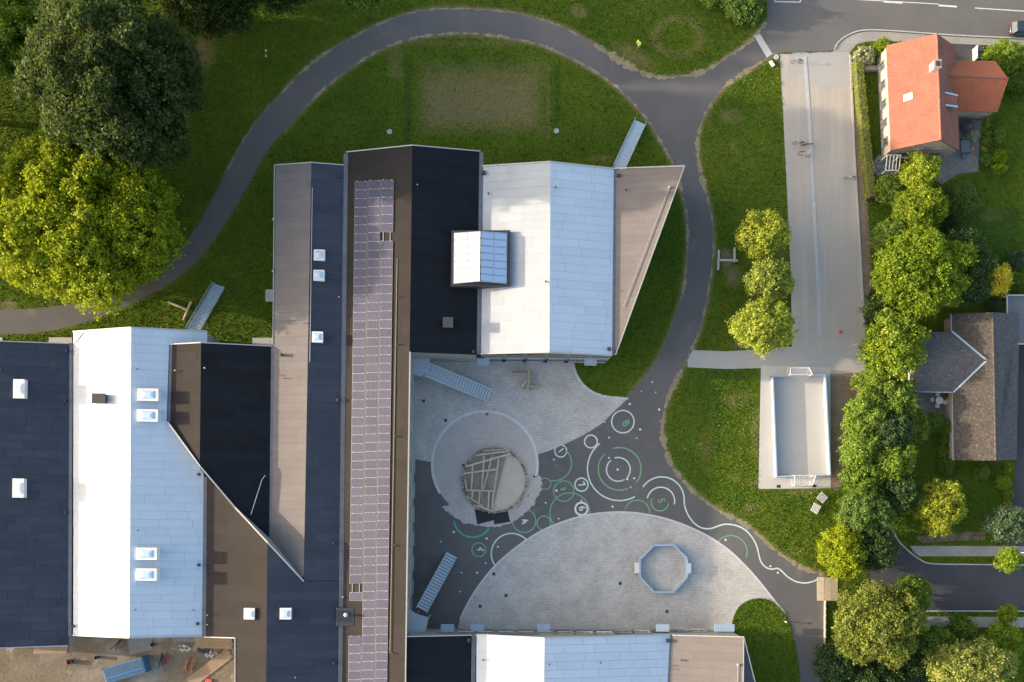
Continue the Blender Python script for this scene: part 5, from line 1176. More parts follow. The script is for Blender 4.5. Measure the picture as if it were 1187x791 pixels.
cp = P(1084, 77, 7.6); ch = MB().box((cp.x, cp.y, 7.3), (.8, .95, 1.9)).build('chimney', M['white_paint'], hr); MB().box((cp.x, cp.y, 8.28), (.95, 1.1, .12)).build('chimney_cap', M['gable_brick'], ch); MB().box((cp.x, cp.y, 8.36), (.5, .6, .06)).build('chimney_flue', M['deck'], ch)
def on_slope(a, b, c, px, py):
    n_ = (b - a).cross(c - a); z = 5.0
    for _ in range(6): p = P(px, py, z); z = a.z - (n_.x * (p.x - a.x) + n_.y * (p.y - a.y)) / n_.z
    return P(px, py, z), (n_ if n_.z > 0 else -n_).normalized()
sp3, sn = on_slope(SW, RS, RN, 1053, 113); ax = (RN - RS).normalized(); ay = sn.cross(ax)
m3 = MB(); m3.add([sp3 + ax * i * .42 + ay * j * .55 + sn * k for k in (.02, .16) for i, j in ((-1, -1), (1, -1), (1, 1), (-1, 1))], [(4, 5, 6, 7), (0, 1, 5, 4), (1, 2, 6, 5), (2, 3, 7, 6), (3, 0, 4, 7)])
sk = m3.build('skylight', M['white_paint'], hr); MB().add([sp3 + ax * i * .32 + ay * j * .44 + sn * .175 for i, j in ((-1, -1), (1, -1), (1, 1), (-1, 1))], [(0, 1, 2, 3)]).build('pane', M['opal_glass'], sk)
# extension to the right
e0 = P(1140, 100); eN0, eN1, eS0, eS1 = P(1106, 71.5, 2.7), P(1154, 71.6, 2.7), P(1106, 128, 2.7), P(1156, 130, 2.7); eR0, eR1 = P(1098, 88, 5.3), P(1168.6, 91.6, 5.3)
for q_ in ((eN0, eR0, eR1, eN1), (eS1, eR1, eR0, eS0)): tiled(hr, q_, M['tile_brightened'], 'extension_tiles'); under(hr, list(q_), M['deck'])
MB().tube(eR0 + Vector((0, 0, .05)), eR1 + Vector((0, 0, .05)), .13, 8).build('ridge_tiles', M['tile_red'], hr)
g_ = [Vector((v.x - .2, v.y, v.z - .14)) for v in (eN1, eR1, eS1)]; g_[0].y -= .2; g_[2].y += .2
MB().add([Vector((g_[0].x, g_[0].y, 0)), g_[0], g_[1], g_[2], Vector((g_[2].x, g_[2].y, 0)), Vector((eS0.x, g_[2].y, 0)), Vector((eS0.x, g_[2].y, 2.55)), Vector((eN0.x, g_[0].y, 0)), Vector((eN0.x, g_[0].y, 2.55))], [(0, 1, 2, 3, 4)[::-1], (4, 3, 6, 5)[::-1], (7, 8, 1, 0)[::-1]]).build('extension_wall', M['gable_brick'], hr)
# dormer on the garden side
dz = 6.35; dq = [P(1095, 107.5, dz), P(1110, 111, dz - .5), P(1110, 124, dz - .5), P(1095.5, 122, dz)]
under(hr, dq, M['tile_red'], 'dormer_roof', .14)
MB().add([dq[1], dq[2], dq[2] - Vector((0, 0, 1.9)), dq[1] - Vector((0, 0, 1.9))], [(0, 1, 2, 3)[::-1]]).build('dormer_window', M['glass'], hr)
for a_, b_ in ((dq[0], dq[1]), (dq[3], dq[2])): MB().add([a_ - Vector((0, 0, .05)), b_ - Vector((0, 0, .05)), b_ - Vector((0, 0, 1.9))], [(0, 1, 2), (2, 1, 0)]).build('dormer_cheek', M['galv'], hr); MB().beam(a_ + Vector((0, 0, .03)), b_ + Vector((0, 0, .03)), .22, .1).build('dormer_edge', M['galv'], hr)

# brown tiled bungalow
h0 = P(1130, 450); br = thing('brown_bungalow', 'low bungalow with mossy brown tiles and a wing towards the terrace', 'house', (h0.x, h0.y, 0))
ez, rz2 = 2.7, 4.9
bNW, bNE, bSW, bSE = P(1103, 364, ez), P(1181, 364.5, ez), P(1105.5, 533.7, ez), P(1178, 532.6, ez); bRN, bRS = P(1150.5, 362.3, rz2), P(1154, 534, rz2)
wS, wN = P(1062, 454, ez), P(1064, 385.5, ez); wR0 = P(1067, 417.8, 4.5); wR1 = P(1143, 418, 4.5); vN, vS = P(1103.3, 384.5, ez), P(1105, 455, ez)
def in_wing(c):
    # the triangle of the main west slope hidden by the wing roof
    t = Vector((c[0], c[1])); a, b, d = (Vector((v.x, v.y)) for v in (vN, wR1, vS)); s1 = (b - a).cross(t - a); s2 = (d - b).cross(t - b); s3 = (a - d).cross(t - d)
    return (s1 < 0 and s2 < 0 and s3 < 0) or (s1 > 0 and s2 > 0 and s3 > 0)
tiled(br, (bSW, bRS, bRN, bNW), M['tile_brown'], tw=.33, tl=.36, amp=.025, keep=lambda c: not in_wing(c)); tiled(br, (bNE, bRN, bRS, bSE), M['tile_dark'], tw=.33, amp=.025)
under(br, [bSW, bRS, bRN, bNW], M['deck']); under(br, [bNE, bRN, bRS, bSE], M['deck'])
nv = Vector((wR1.x, wR1.y)); 
def keepN(c):
    a, b = Vector((vN.x, vN.y)), Vector((wR1.x, wR1.y)); return (b - a).cross(Vector((c[0], c[1])) - a) < 0.05
def keepS(c):
    a, b = Vector((vS.x, vS.y)), Vector((wR1.x, wR1.y)); return (b - a).cross(Vector((c[0], c[1])) - a) > -.05
tiled(br, (wN, wR0, wR1, Vector((wR1.x, wN.y, ez))), M['tile_dark'], 'wing_tiles', tw=.33, amp=.025, keep=keepN); tiled(br, (wS, wR0, wR1, Vector((wR1.x, wS.y, ez))), M['tile_dark'], 'wing_tiles', tw=.33, amp=.025, keep=keepS)
for a_, b_ in ((vN, wR1), (vS, wR1)): MB().beam(a_ + Vector((0, 0, .09)), b_ + Vector((0, 0, .12)), .22, .05).build('valley_flashing', M['galv'], br)
for a_, b_ in ((bRN, bRS), (wR0, wR1)): MB().tube(a_ + Vector((0, 0, .05)), b_ + Vector((0, 0, .05)), .12, 8).build('ridge_tiles', M['tile_brown'] if a_ is bRN else M['tile_dark'], br)
i_ = lambda v, dx, dy, dz_=-.14: Vector((v.x + dx, v.y + dy, v.z + dz_))
ring_ = [i_(bNW, .3, -.3), i_(bRN, 0, -.3), i_(bNE, -.3, -.3), i_(bSE, -.3, .3), i_(bRS, 0, .3), i_(bSW, .3, .3)]
n = len(ring_); MB().add([Vector((v.x, v.y, 0)) for v in ring_] + ring_, [((i + 1) % n, i, n + i, n + (i + 1) % n) for i in range(n)]).build('wall', M['gable_brick'], br)
wr = [i_(wN, .25, -.3), i_(wR0, .25, 0), i_(wS, .25, .3)]
ww = MB().add([Vector((v.x, v.y, 0)) for v in wr] + wr + [Vector((vN.x + .5, wr[0].y, 0)), Vector((vN.x + .5, wr[0].y, ez)), Vector((vS.x + .5, wr[2].y, 0)), Vector((vS.x + .5, wr[2].y, ez))], [(0, 1, 4, 3), (1, 2, 5, 4), (0, 6, 7, 3), (2, 5, 9, 8)]).build('wing_wall', M['white_paint'], br)
windows_on(br, (wr[2].x - .02, wr[2].y), (wr[0].x - .02, wr[0].y), [(2.0, 1.5, 1.6, 1.3), (5.0, 1.5, 1.6, 1.3)], (-1, 0))
for a_, b_ in ((bSW, vS), (bNW, vN), (wS, vS), (bSE, bNE)): MB().beam(a_ + Vector((-.05, 0, -.02)), b_ + Vector((-.05, 0, -.02)), .14, .12).build('gutter', M['trim'], br)
c0 = P(1190, 370); cpo = thing('flat_roof_carport', 'dark slate flat roofed carport cut by the right photo edge', 'carport', (c0.x, c0.y, 0))
cq = [P(1167, 342.5, 2.7), P(1230, 342.5, 2.7), P(1230, 399, 2.7), P(1168, 399, 2.7)]
MB().prism([(v.x, v.y) for v in cq], 2.5, 2.7).build('roof', M['flat_roof'], cpo)
for a_, b_ in zip(cq, cq[1:] + cq[:1]): MB().beam(a_ + Vector((0, 0, .04)), b_ + Vector((0, 0, .04)), .16, .14).build('roof_edge', M['trim'], cpo)
for v in cq: MB().box((v.x, v.y, 1.25), (.14, .14, 2.5)).build('post', M['timber'], cpo)

# garden furniture
t = thing('garden_table', 'round white garden table on the bungalow terrace', 'table', P(1086, 465))
MB().lathe([(.50, .70), (.52, .73), (.50, .75), (.05, .755)], 24).build('table_top', M['white_paint'], t, LOCAL); MB().tube((0, 0, 0), (0, 0, .7), .05, 8).build('pedestal', M['white_paint'], t, LOCAL)
def chair(label, x, y, rz):
    t = thing('garden_chair', label, 'chair', P(x, y), rz, 'white garden chairs')
    MB().box((0, 0, .43), (.46, .46, .05)).build('seat', M['white_paint'], t, LOCAL)
    bk = MB(); [bk.box((-.25, (k - 2) * .1, .68), (.03, .06, .5)) for k in range(5)]; bk.box((-.25, 0, .93), (.04, .48, .06)); bk.build('backrest', M['white_paint'], t, LOCAL)
    for sx in (-.2, .2):
        for sy in (-.2, .2): MB().box((sx, sy, .21), (.04, .04, .42)).build('leg', M['white_paint'], t, LOCAL)
        MB().box((0, sx * 1.15, .63), (.44, .05, .03)).build('armrest', M['white_paint'], t, LOCAL)
for lab, x, y, a in (('white garden chair above the round table', 1085, 458, -90), ('white garden chair left of the round table', 1078.5, 464, 0), ('white garden chair below the round table', 1084.5, 471, 80), ('white garden chair turned askew right of the round table', 1093, 467, 160)): chair(lab, x, y, math.radians(a))
t = thing('patio_set', 'dark covered garden table with seats on the orange house patio', 'garden table', P(1116, 172))
MB().prism([(-.55, -.8), (.55, -.8), (.6, 0), (.55, .8), (-.55, .8), (-.6, 0)], .62, .72).build('table_top', M['flat_roof'], t, LOCAL, bevel=.04); MB().box((0, 0, .3), (.3, .9, .6)).build('pedestal', M['dark_metal'], t, LOCAL)
for x, y in ((.85, -.4), (.85, .4), (0, 1.15), (0, -1.15)): MB().lathe([(.26, 0), (.28, .44), (.2, .48), (.02, .48)], 12, (x, y, 0)).build('stool', M['flat_roof'], t, LOCAL)
p0 = P(1035, 188); t = thing('pergola', 'white framed glazed lean-to below the orange house gable', 'pergola', (p0.x, p0.y, 0))
a, b, c, d = P(1028.5, 180, 2.6), P(1044, 180, 2.6), P(1042, 197.5, 2.2), P(1026.5, 198, 2.2)
for k in range(5): MB().beam(a.lerp(b, k / 4), d.lerp(c, k / 4), .09, .10).build('rafter', M['white_paint'], t)
MB().beam(a, b, .08, .08).build('rafter', M['white_paint'], t); MB().beam(d, c, .1, .1).build('rafter', M['white_paint'], t)
for v in (a, b, c, d): MB().box((v.x, v.y, v.z / 2), (.1, .1, v.z)).build('post', M['white_paint'], t)
p0 = P(1060, 185); t = thing('brick_porch', 'red brick porch with dark opening below the orange house gable', 'porch', (p0.x, p0.y, 0))
MB().prism(plan([(1052, 178), (1090, 176), (1091, 190), (1054, 194)]), 0, 1.0).build('porch_wall', M['log'], t); MB().prism(plan([(1054, 179.5), (1088, 178), (1089, 188), (1056, 191.5)]), .9, 1.02).build('porch_floor', M['patio'], t)
slab('garden_wall', 'low stone wall behind the clipped hedge by the orange house', 'wall', [(1000, 79), (1021, 79), (1021, 84), (1000, 84)], 0, .7, 'gable_brick')
p0 = P(1131, 62); t = thing('white_gate', 'white panel gate beside the orange house driveway', 'gate', (p0.x, p0.y, 0))
for k in range(4): MB().box(P(1130.5, 57.5 + k * 3, .6), (.12, .31, 1.15)).build('panel', M['white_paint'], t)
for y in (56, 69.5): MB().box(P(1130.5, y, .65), (.16, .16, 1.3)).build('post', M['white_paint'], t)
for lab, x, y in (('terracotta pot on the orange house patio rim', 1126, 174), ('terracotta pot beside the lower patio corner', 1138, 173.5)):
    o = tag(MB().lathe([(.16, 0), (.24, .35), (.26, .4), (.2, .4), (.18, .3), (.01, .3)], 14).build('flower_pot', M['rust'], None, LOCAL), lab, 'pot'); o.location = P(x, y, .015)

# ---------------------------------------------------------------- trees, shrubs and hedges
def leaf_mesh(name, pts, nrm, size, tone, tex_rng):
    """n leaves: each a pointed leaf of two bent halves"""
    n = len(pts); r = tex_rng
    rv = r.normal(size=(n, 3)); t = np.cross(nrm, rv); t /= np.linalg.norm(t, axis=1)[:, None] + 1e-9; b = np.cross(nrm, t)
    L = (size * r.uniform(.7, 1.35, n))[:, None]; Wd = L * r.uniform(.32, .52, n)[:, None]
    v = np.empty((n, 4, 3), np.float32)
    v[:, 0] = pts - t * L * .5; v[:, 1] = pts + b * Wd + nrm * L * .12; v[:, 2] = pts + t * L * .5 - nrm * L * .15; v[:, 3] = pts - b * Wd + nrm * L * .12
    me = bpy.data.meshes.new(name); me.vertices.add(n * 4); me.vertices.foreach_set('co', v.ravel())
    me.loops.add(n * 4); me.loops.foreach_set('vertex_index', np.arange(n * 4, dtype=np.int32)); me.polygons.add(n)
    me.polygons.foreach_set('loop_start', np.arange(n, dtype=np.int32) * 4); me.polygons.foreach_set('loop_total', np.full(n, 4, np.int32))
    at = me.attributes.new('tone', 'FLOAT', 'FACE'); at.data.foreach_set('value', tone.astype(np.float32)); me.update(); return me
def crown_leaves(R, rz, dens, leaf, rng, squash=1.0, lobes=None, rough=.5, RY=None):
    """leaf points over a crown built from many overlapping lobes"""
    RY = RY or R; nl = lobes or int(18 + R * 9)
    i = np.arange(nl) + .5; ph = np.arccos(1 - 1.55 * i / nl); th = math.pi * (1 + 5 ** .5) * i + rng.uniform(-.5, .5, nl)
    d = np.stack([np.sin(ph) * np.cos(th), np.sin(ph) * np.sin(th), np.cos(ph)], 1)
    lr = rng.uniform(.55, 1.25, nl) * (R * 1.75 / math.sqrt(nl)); rad = rng.uniform(1 - .42 * rough, 1.0, nl)
    sc = np.array([R, RY, rz]); c = d * (rad[:, None] * np.maximum(sc[None] - lr[:, None] * .8, .15 * sc[None]))
    c = np.vstack([c, rng.normal(size=(max(4, nl // 4), 3)) * sc * .28]); lr = np.concatenate([lr, np.full(max(4, nl // 4), R * .28)])
    area = 4 * math.pi * lr ** 2; cr = leaf * 1.75; n = int(dens * area.sum() * .62 / (cr * cr * 2.6))
    k = rng.choice(len(lr), n, p=area / area.sum()); u = rng.normal(size=(n, 3)); u[:, 2] += .35; u /= np.linalg.norm(u, axis=1)[:, None]
    rr = lr[k] * (1.0 - np.abs(rng.normal(0, .20, n))) * rng.uniform(.86, 1.18, n)
    p = c[k] + u * rr[:, None] * np.array([1, 1, .85])
    # keep mostly what lies near the outside of the lobes
    ins = np.zeros(n)
    for q in range(len(lr)):
        dd = np.linalg.norm(p - c[q], axis=1) / lr[q]; ins = np.maximum(ins, np.where(k == q, 0, 1 - dd))
    keepm = (ins < .40) & (p[:, 2] > -rz * .95)
    p, u, k = p[keepm], u[keepm], k[keepm]; n = len(p)
    lobe_t = rng.uniform(-.20, .20, len(lr)); ct = rng.normal(.42, .17, n) + lobe_t[k]; crs = cr * rng.uniform(.6, 1.25, n)
    per = 17; P2 = np.repeat(p, per, 0) + rng.normal(size=(n * per, 3)) * np.repeat(crs, per)[:, None] * .5
    U2 = np.repeat(u, per, 0); tone = np.clip(np.repeat(ct, per) + rng.normal(0, .14, n * per), 0, 1)
    nr = U2 * .6 + rng.normal(size=U2.shape) * .6; nr /= np.linalg.norm(nr, axis=1)[:, None]
    LEAVES[0] += len(P2)
    return P2, nr, tone
LEAVES = [0]
COUNT = [0]
def tree(name, label, px, py, r, h, kind, ry=None, cat='tree', group=None, leaf=.34, dens=1.5, rough=.5, clear=.25, rz=None, lobes=None, trunk=True):
    COUNT[0] += 1; rng = np.random.default_rng(100 + COUNT[0]); leaf = leaf * (.74 if cat == 'tree' else .8)
    rzv = rz or h * (1 - clear) * .5; zc = h - rzv
    base = P(px, py, zc); sc = S * (H - zc) / H; R, RY = r * sc, (ry or r) * sc
    t = thing(name, label, cat, (base.x, base.y, 0), 0, group)
    p, nr, tone = crown_leaves(R, rzv, dens, leaf, rng, rough=rough, RY=RY, lobes=lobes)
    p = p + np.array([0, 0, zc]); low = p[:, 2] < .05; p = p[~low]; nr = nr[~low]; tone = tone[~low]
    link('crown', leaf_mesh('crown', p, nr, leaf, tone, rng), LEAF[kind], t)
    if trunk:
        m = MB(); tr = max(.05, R * .05); m.tube((0, 0, -.05), (0, 0, zc * .9), tr * 1.25, 8, tr * .8)
        m.build('trunk', M['bark'], t, LOCAL); lm = MB()
        for k in range(7):
            a = k * 2.4 + rng.uniform(-.3, .3); q0 = Vector((0, 0, zc * rng.uniform(.45, .85))); q1 = q0 + Vector((math.cos(a) * R * .45, math.sin(a) * RY * .45, rzv * .5)); q2 = q1 + Vector((math.cos(a) * R * .3, math.sin(a) * RY * .3, rzv * .25))
            lm.tube(q0, q1, tr * .5, 6, tr * .3); lm.tube(q1, q2, tr * .3, 5, tr * .12)
        lm.build('limbs', M['bark'], t, LOCAL)
    return t
def shrub(label, px, py, r, h, kind, **kw):
    kw.setdefault('leaf', .2); kw.setdefault('clear', .0); kw.setdefault('cat', 'shrub'); kw.setdefault('rough', .35)
    return tree('shrub', label, px, py, r, h, kind, trunk=False, **kw)
def hedge(label, pts, w, h, kind='hedge', leaf=.13):
    COUNT[0] += 1; rng = np.random.default_rng(500 + COUNT[0]); q = [P(*p) for p in pts]; o0 = q[0]
    t = thing('clipped_hedge', label, 'hedge', (o0.x, o0.y, 0)); PP = []; NN = []
    for a, b in zip(q[:-1], q[1:]):
        L = (b - a).length; d = (b - a).normalized(); s_ = Vector((-d.y, d.x, 0)); n = int(L * (w + 2 * h) * 90)
        along = rng.uniform(0, L, n); sel = rng.uniform(0, w + 2 * h, n); 
        x = np.where(sel < h, -w / 2, np.where(sel < h + w, sel - h - w / 2, w / 2)); z = np.where(sel < h, sel, np.where(sel < h + w, h, sel - h - w))
        nx_ = np.where(sel < h, -1, np.where(sel < h + w, 0, 1)); nz_ = np.where((sel >= h) & (sel < h + w), 1, 0)
        wob = .07 * np.sin(along * 2.1) + .05 * np.sin(along * 5.3) + rng.normal(0, .05, n)
        base = np.array([[a.x - o0.x, a.y - o0.y, 0]]) + along[:, None] * np.array([[d.x, d.y, 0]]) + (x * (1 + wob))[:, None] * np.array([[s_.x, s_.y, 0]]); base[:, 2] += z + wob * nz_
        nr = nx_[:, None] * np.array([[s_.x, s_.y, 0]]) + nz_[:, None] * np.array([[0, 0, 1]]) + rng.normal(size=(n, 3)) * .5; nr /= np.linalg.norm(nr, axis=1)[:, None]; PP.append(base); NN.append(nr)
    p, nr = np.vstack(PP), np.vstack(NN); link('foliage', leaf_mesh('foliage', p, nr, leaf, np.clip(rng.normal(.5, .22, len(p)), 0, 1), rng), LEAF[kind], t)
    core = MB()
    for a, b in zip(q[:-1], q[1:]): core.beam(a + Vector((0, 0, h * .46)), b + Vector((0, 0, h * .46)), w * .86, h * .88)
    core.build('stems', M['bark'], t)

TG = 'trees of the school park'; GG = 'trees along the lane and gardens'
tree('oak_tree', 'huge dark green oak at the upper left', 135, 95, 108, 25, 'oak', 102, group=TG, leaf=.42, rough=.5, dens=1.4, clear=.1)
tree('lime_tree', 'large yellow-green tree at the left photo edge below the dark oak', 90, 252, 119, 15, 'lime', 103, group=TG, leaf=.40, rough=.4, dens=1.5, clear=.05)
tree('lime_tree', 'lighter green tree at the top left corner behind the oak', 25, 38, 52, 15, 'bright', 55, group=TG, leaf=.4, clear=.02)
tree('oak_tree', 'shadowed dark tree at the top edge right of the oak', 240, -6, 56, 15, 'oak', 40, group=TG, leaf=.4, clear=.02)
tree('oak_tree', 'dark tree at the top edge above the dark lawn', 318, -34, 46, 14, 'oak', 42, group=TG, leaf=.4, clear=.02)
tree('oak_tree', 'small tree dipping into the top edge near the path', 420, -6, 23, 9, 'mid', 24, group=TG, leaf=.35)
tree('oak_tree', 'tall tree beyond the left photo edge beside the yellow-green tree', -95, 170, 70, 17, 'oak', 85, group=TG, leaf=.5, clear=.02, dens=.9)
tree('oak_tree', 'tall tree beyond the top left corner', -90, 10, 75, 19, 'oak', 75, group=TG, leaf=.5, clear=.02, dens=.9)
tree('oak_tree', 'tree beyond the top edge above the oak', 150, -75, 70, 18, 'oak', 60, group=TG, leaf=.5, clear=.02, dens=.9)
tree('oak_tree', 'tall tree outside the left edge level with the oak', -170, 95, 75, 20, 'oak', 70, group=TG, leaf=.55, dens=.8, clear=.02)
tree('oak_tree', 'tall tree outside the left edge level with the yellow-green tree', -185, 240, 70, 17, 'oak', 75, group=TG, leaf=.55, dens=.8, clear=.02)
tree('oak_tree', 'tree outside the top edge left of the small path tree', 60, -95, 60, 19, 'oak', 55, group=TG, leaf=.55, dens=.8, clear=.02)
shrub('dark evergreen shrub at the top edge beside the street corner', 864, 2, 28, 1.7, 'mid', ry=27, leaf=.26); shrub('light shrub at the top edge left of the dark evergreen shrub', 821, 0, 10, 1.4, 'bright', leaf=.24)
tree('maple_tree', 'uppermost of three yellow-green trees beside the pale lane', 884, 271, 33, 7.5, 'maple', 32, group=GG, leaf=.30, rough=1.1, lobes=34); tree('maple_tree', 'middle of three yellow-green trees beside the pale lane', 892, 325, 31, 6.6, 'maple', 26, group=GG, leaf=.30, rough=1.1, lobes=34); tree('maple_tree', 'lowest of three yellow-green trees beside the pale lane', 884, 379, 41, 7.5, 'maple', 32, group=GG, leaf=.30, rough=1.1, lobes=34)
# garden of the orange house
hedge('long clipped hedge between the lane soil strip and orange house', [(991, 74), (995, 120), (1000, 170), (1007, 232)], .95, 1.5)
shrub('white flowering shrub at the top corner of the clipped hedge', 1001, 66, 13, 1.7, 'flower', ry=11, leaf=.22); shrub('bright green shrub against the orange house corner', 1023, 55, 10, 2.2, 'bright'); shrub('dense green shrubs at the top right behind the white gate', 1166, 68, 29, 2.8, 'bright', ry=19, leaf=.24); shrub('low dark shrub behind the white gate beside the extension', 1178, 92, 20, 2.0, 'mid', ry=14)
shrub('purple flowering shrub on the orange house patio', 1121, 147, 8, 1.3, 'purple', leaf=.16); shrub('white-green shrub below the purple flowers', 1127, 158, 7, 1.0, 'flower', leaf=.15); shrub('narrow grey-green hedge shrub right of the patio', 1142, 158, 5, 1.4, 'olive', ry=22, leaf=.18)
shrub('light round shrub on lawn right of the patio, upper', 1158, 184, 9, 1.6, 'bright'); shrub('light round shrub on lawn right of the patio, lower', 1159, 194, 8, 1.5, 'bright'); shrub('small dark shrub left of the light round pair', 1144, 186, 7, 1.2, 'mid'); shrub('small round shrub near the top of the garden lawn', 1157, 158, 8, 1.2, 'mid')
tree('garden_tree', 'yellow-green tree against the orange house porch', 1066, 200, 24, 5.5, 'lime', 22, group=GG, leaf=.27, rough=.6); tree('garden_tree', 'golden tipped tree below the porch tree', 1066, 240, 33, 5.5, 'tipgold', 27, group=GG, leaf=.26, rough=.6)
shrub('green bush between the hedge end and golden tipped tree', 1030, 221, 17, 2.6, 'bright', ry=18); shrub('clipped round dark green bush on the garden lawn', 1111, 230, 20, 2.8, 'mid', rough=.1, leaf=.16, lobes=90)
shrub('low dark bush tucked under the golden tipped tree', 1098, 260, 14, 1.6, 'dark'); tree('garden_tree', 'grey-green tree left of the big bright garden tree', 1032, 277, 23, 4.5, 'mid', 24, group=GG, leaf=.26)
tree('garden_tree', 'big bright green tree in the middle of the gardens', 1067, 318, 58, 8.0, 'bright', 53, group=GG, leaf=.32, rough=.65); tree('garden_tree', 'dark green tree between big bright and yellow trees', 1120, 312, 36, 5.5, 'dark', 44, group=GG, leaf=.3)
tree('garden_tree', 'small vivid yellow tree at the garden lawn corner', 1155, 323, 17, 4.5, 'gold', 22, group=GG, leaf=.26, rough=.6); shrub('grey shrub right of the yellow tree', 1177, 300, 11, 1.8, 'conifer'); shrub('dark green shrub below the yellow tree', 1174, 330, 17, 2.0, 'mid', ry=14); shrub('small grey-green shrub above the bungalow ridge', 1152, 354, 8, 1.8, 'conifer')
tree('garden_tree', 'dark tree beside the lane kerb below the bright tree', 1021, 360, 21, 4.5, 'dark', 30, group=GG, leaf=.28)
tree('garden_tree', 'ragged tree with yellow tips reaching over the lane', 1036, 404, 40, 7.0, 'tipgold', 46, group=GG, leaf=.32, rough=.9)
# green belt between the court and the side street
for a in (('bright bushy tree at the top of the belt beside the soil bed', 1012, 447, 24, 5.0, 'bright', 24), ('dark tree in the belt beside the terrace', 1040, 462, 22, 5.5, 'mid', 26), ('bright bushy tree level with the court middle', 1000, 484, 26, 5.5, 'bright', 24), ('dark tree behind the court middle bushes', 1033, 500, 27, 6.0, 'dark', 26),
          ('bushy green tree facing the lower court corner', 996, 520, 26, 5.5, 'bright', 25), ('bushy green tree below the court corner tree', 999, 553, 26, 5.0, 'mid', 24), ('dark crown in the belt right of the court corner trees', 1036, 535, 26, 6.2, 'mid', 25), ('dark crown above the side street end', 1043, 572, 22, 5.5, 'dark', 24),
          ('wide grey-green tree above the bright round tree', 1002, 594, 34, 6.0, 'mid', 27), ('dark tree right of the bright round tree', 1014, 634, 26, 6.0, 'dark', 30)):
    tree('belt_tree', a[0], a[1], a[2], a[3] * 1.05, a[4], a[5], a[6] * 1.0, group='trees in the green belt', leaf=.28, clear=.12, rough=.95)
tree('belt_tree', 'bright yellow-green round tree above the plank deck', 976, 640, 30, 6.0, 'lime', 33, group='trees in the green belt', leaf=.28, clear=.12, rough=.45)
tree('belt_tree', 'large olive tree below the plank deck', 1018, 722, 56, 8.5, 'olive', 50, group='trees in the green belt', leaf=.30, clear=.12, rough=.85, dens=1.6)
tree('belt_tree', 'darker tree behind the large olive tree beside the side street', 1056, 690, 24, 5.5, 'mid', 24, group='trees in the green belt', leaf=.28, clear=.12)
tree('belt_tree', 'dark tree beside the three bins', 968, 768, 26, 4.5, 'dark', 30, group='trees in the green belt', leaf=.28, clear=.1); tree('belt_tree', 'dark tree at the bottom edge below the large olive tree', 1015, 790, 34, 5.0, 'dark', 22, group='trees in the green belt', leaf=.28, clear=.1)
tree('belt_tree', 'mid green tree below the lower footpath, left one', 1083, 748, 26, 4.5, 'mid', 24, group='trees in the green belt', leaf=.26, clear=.1); tree('belt_tree', 'round green bush under the lower footpath', 1114, 728, 18, 3.5, 'mid', 16, group='trees in the green belt', leaf=.24, clear=.05)
tree('belt_tree', 'pale olive spreading tree at the lower right', 1124, 772, 54, 7.5, 'pale', 32, group='trees in the green belt', leaf=.28, clear=.12, rough=.8); tree('belt_tree', 'green tree right of the pale olive tree', 1160, 745, 24, 4.0, 'bright', 26, group='trees in the green belt', leaf=.26, clear=.1)
tree('belt_tree', 'dark filler tree between olive and pale trees', 1056, 772, 26, 4.0, 'dark', 24, group='trees in the green belt', leaf=.28, clear=.05)
# bungalow garden
shrub('olive bush below the bungalow terrace', 1058, 495, 19, 3.5, 'olive', ry=22, leaf=.22); shrub('dark bush right of the olive bush', 1082, 490, 16, 2.2, 'mid', ry=12); shrub('small green shrub at the bungalow wall, upper', 1098, 497, 9, 1.5, 'bright'); shrub('small green shrub at the bungalow wall, middle', 1097, 510, 7, 1.2, 'mid'); shrub('small green shrub at the bungalow wall, lower', 1094, 524, 7, 1.2, 'mid')
shrub('round clipped bush at the bungalow lower left corner', 1096, 541, 10, 1.6, 'mid', rough=.15, leaf=.14); shrub('round bush under the bungalow lower edge', 1137, 548, 9, 1.5, 'mid', rough=.15, leaf=.14); shrub('small round bush in the bungalow garden right side', 1169, 574, 6, 1.1, 'olive', rough=.15, leaf=.13); shrub('pale ball bush beside the driveway', 1168, 585, 5, 1.0, 'pale', rough=.1, leaf=.11); shrub('low bush beside the driveway edge, upper', 1163, 560, 9, 1.0, 'bright', leaf=.16)
shrub('potted green shrub beside the garden table', 1097, 457, 4.5, 1.0, 'bright', leaf=.12); shrub('flowering bed shrub at the bungalow lower right', 1168, 542, 6, .8, 'tipgold', leaf=.14)
tree('garden_tree', 'small loose yellow-green tree on the bungalow lawn', 1091, 588, 29, 5.5, 'maple', 36, group=GG, leaf=.26, rough=1.0, lobes=46); tree('conifer_tree', 'blue-green conifer at the lower right driveway', 1169, 608, 27, 5.5, 'conifer', 22, group=GG, leaf=.26, rough=.7)
tree('street_tree', 'young street tree below the street lamp', 1169, 650, 15, 4.5, 'bright', 17, group=GG, leaf=.22, rough=.9, lobes=30); tree('street_tree', 'young tree on the verge below the side street', 1167, 712, 12, 3.5, 'bright', 11, group=GG, leaf=.2, rough=.8, lobes=24)

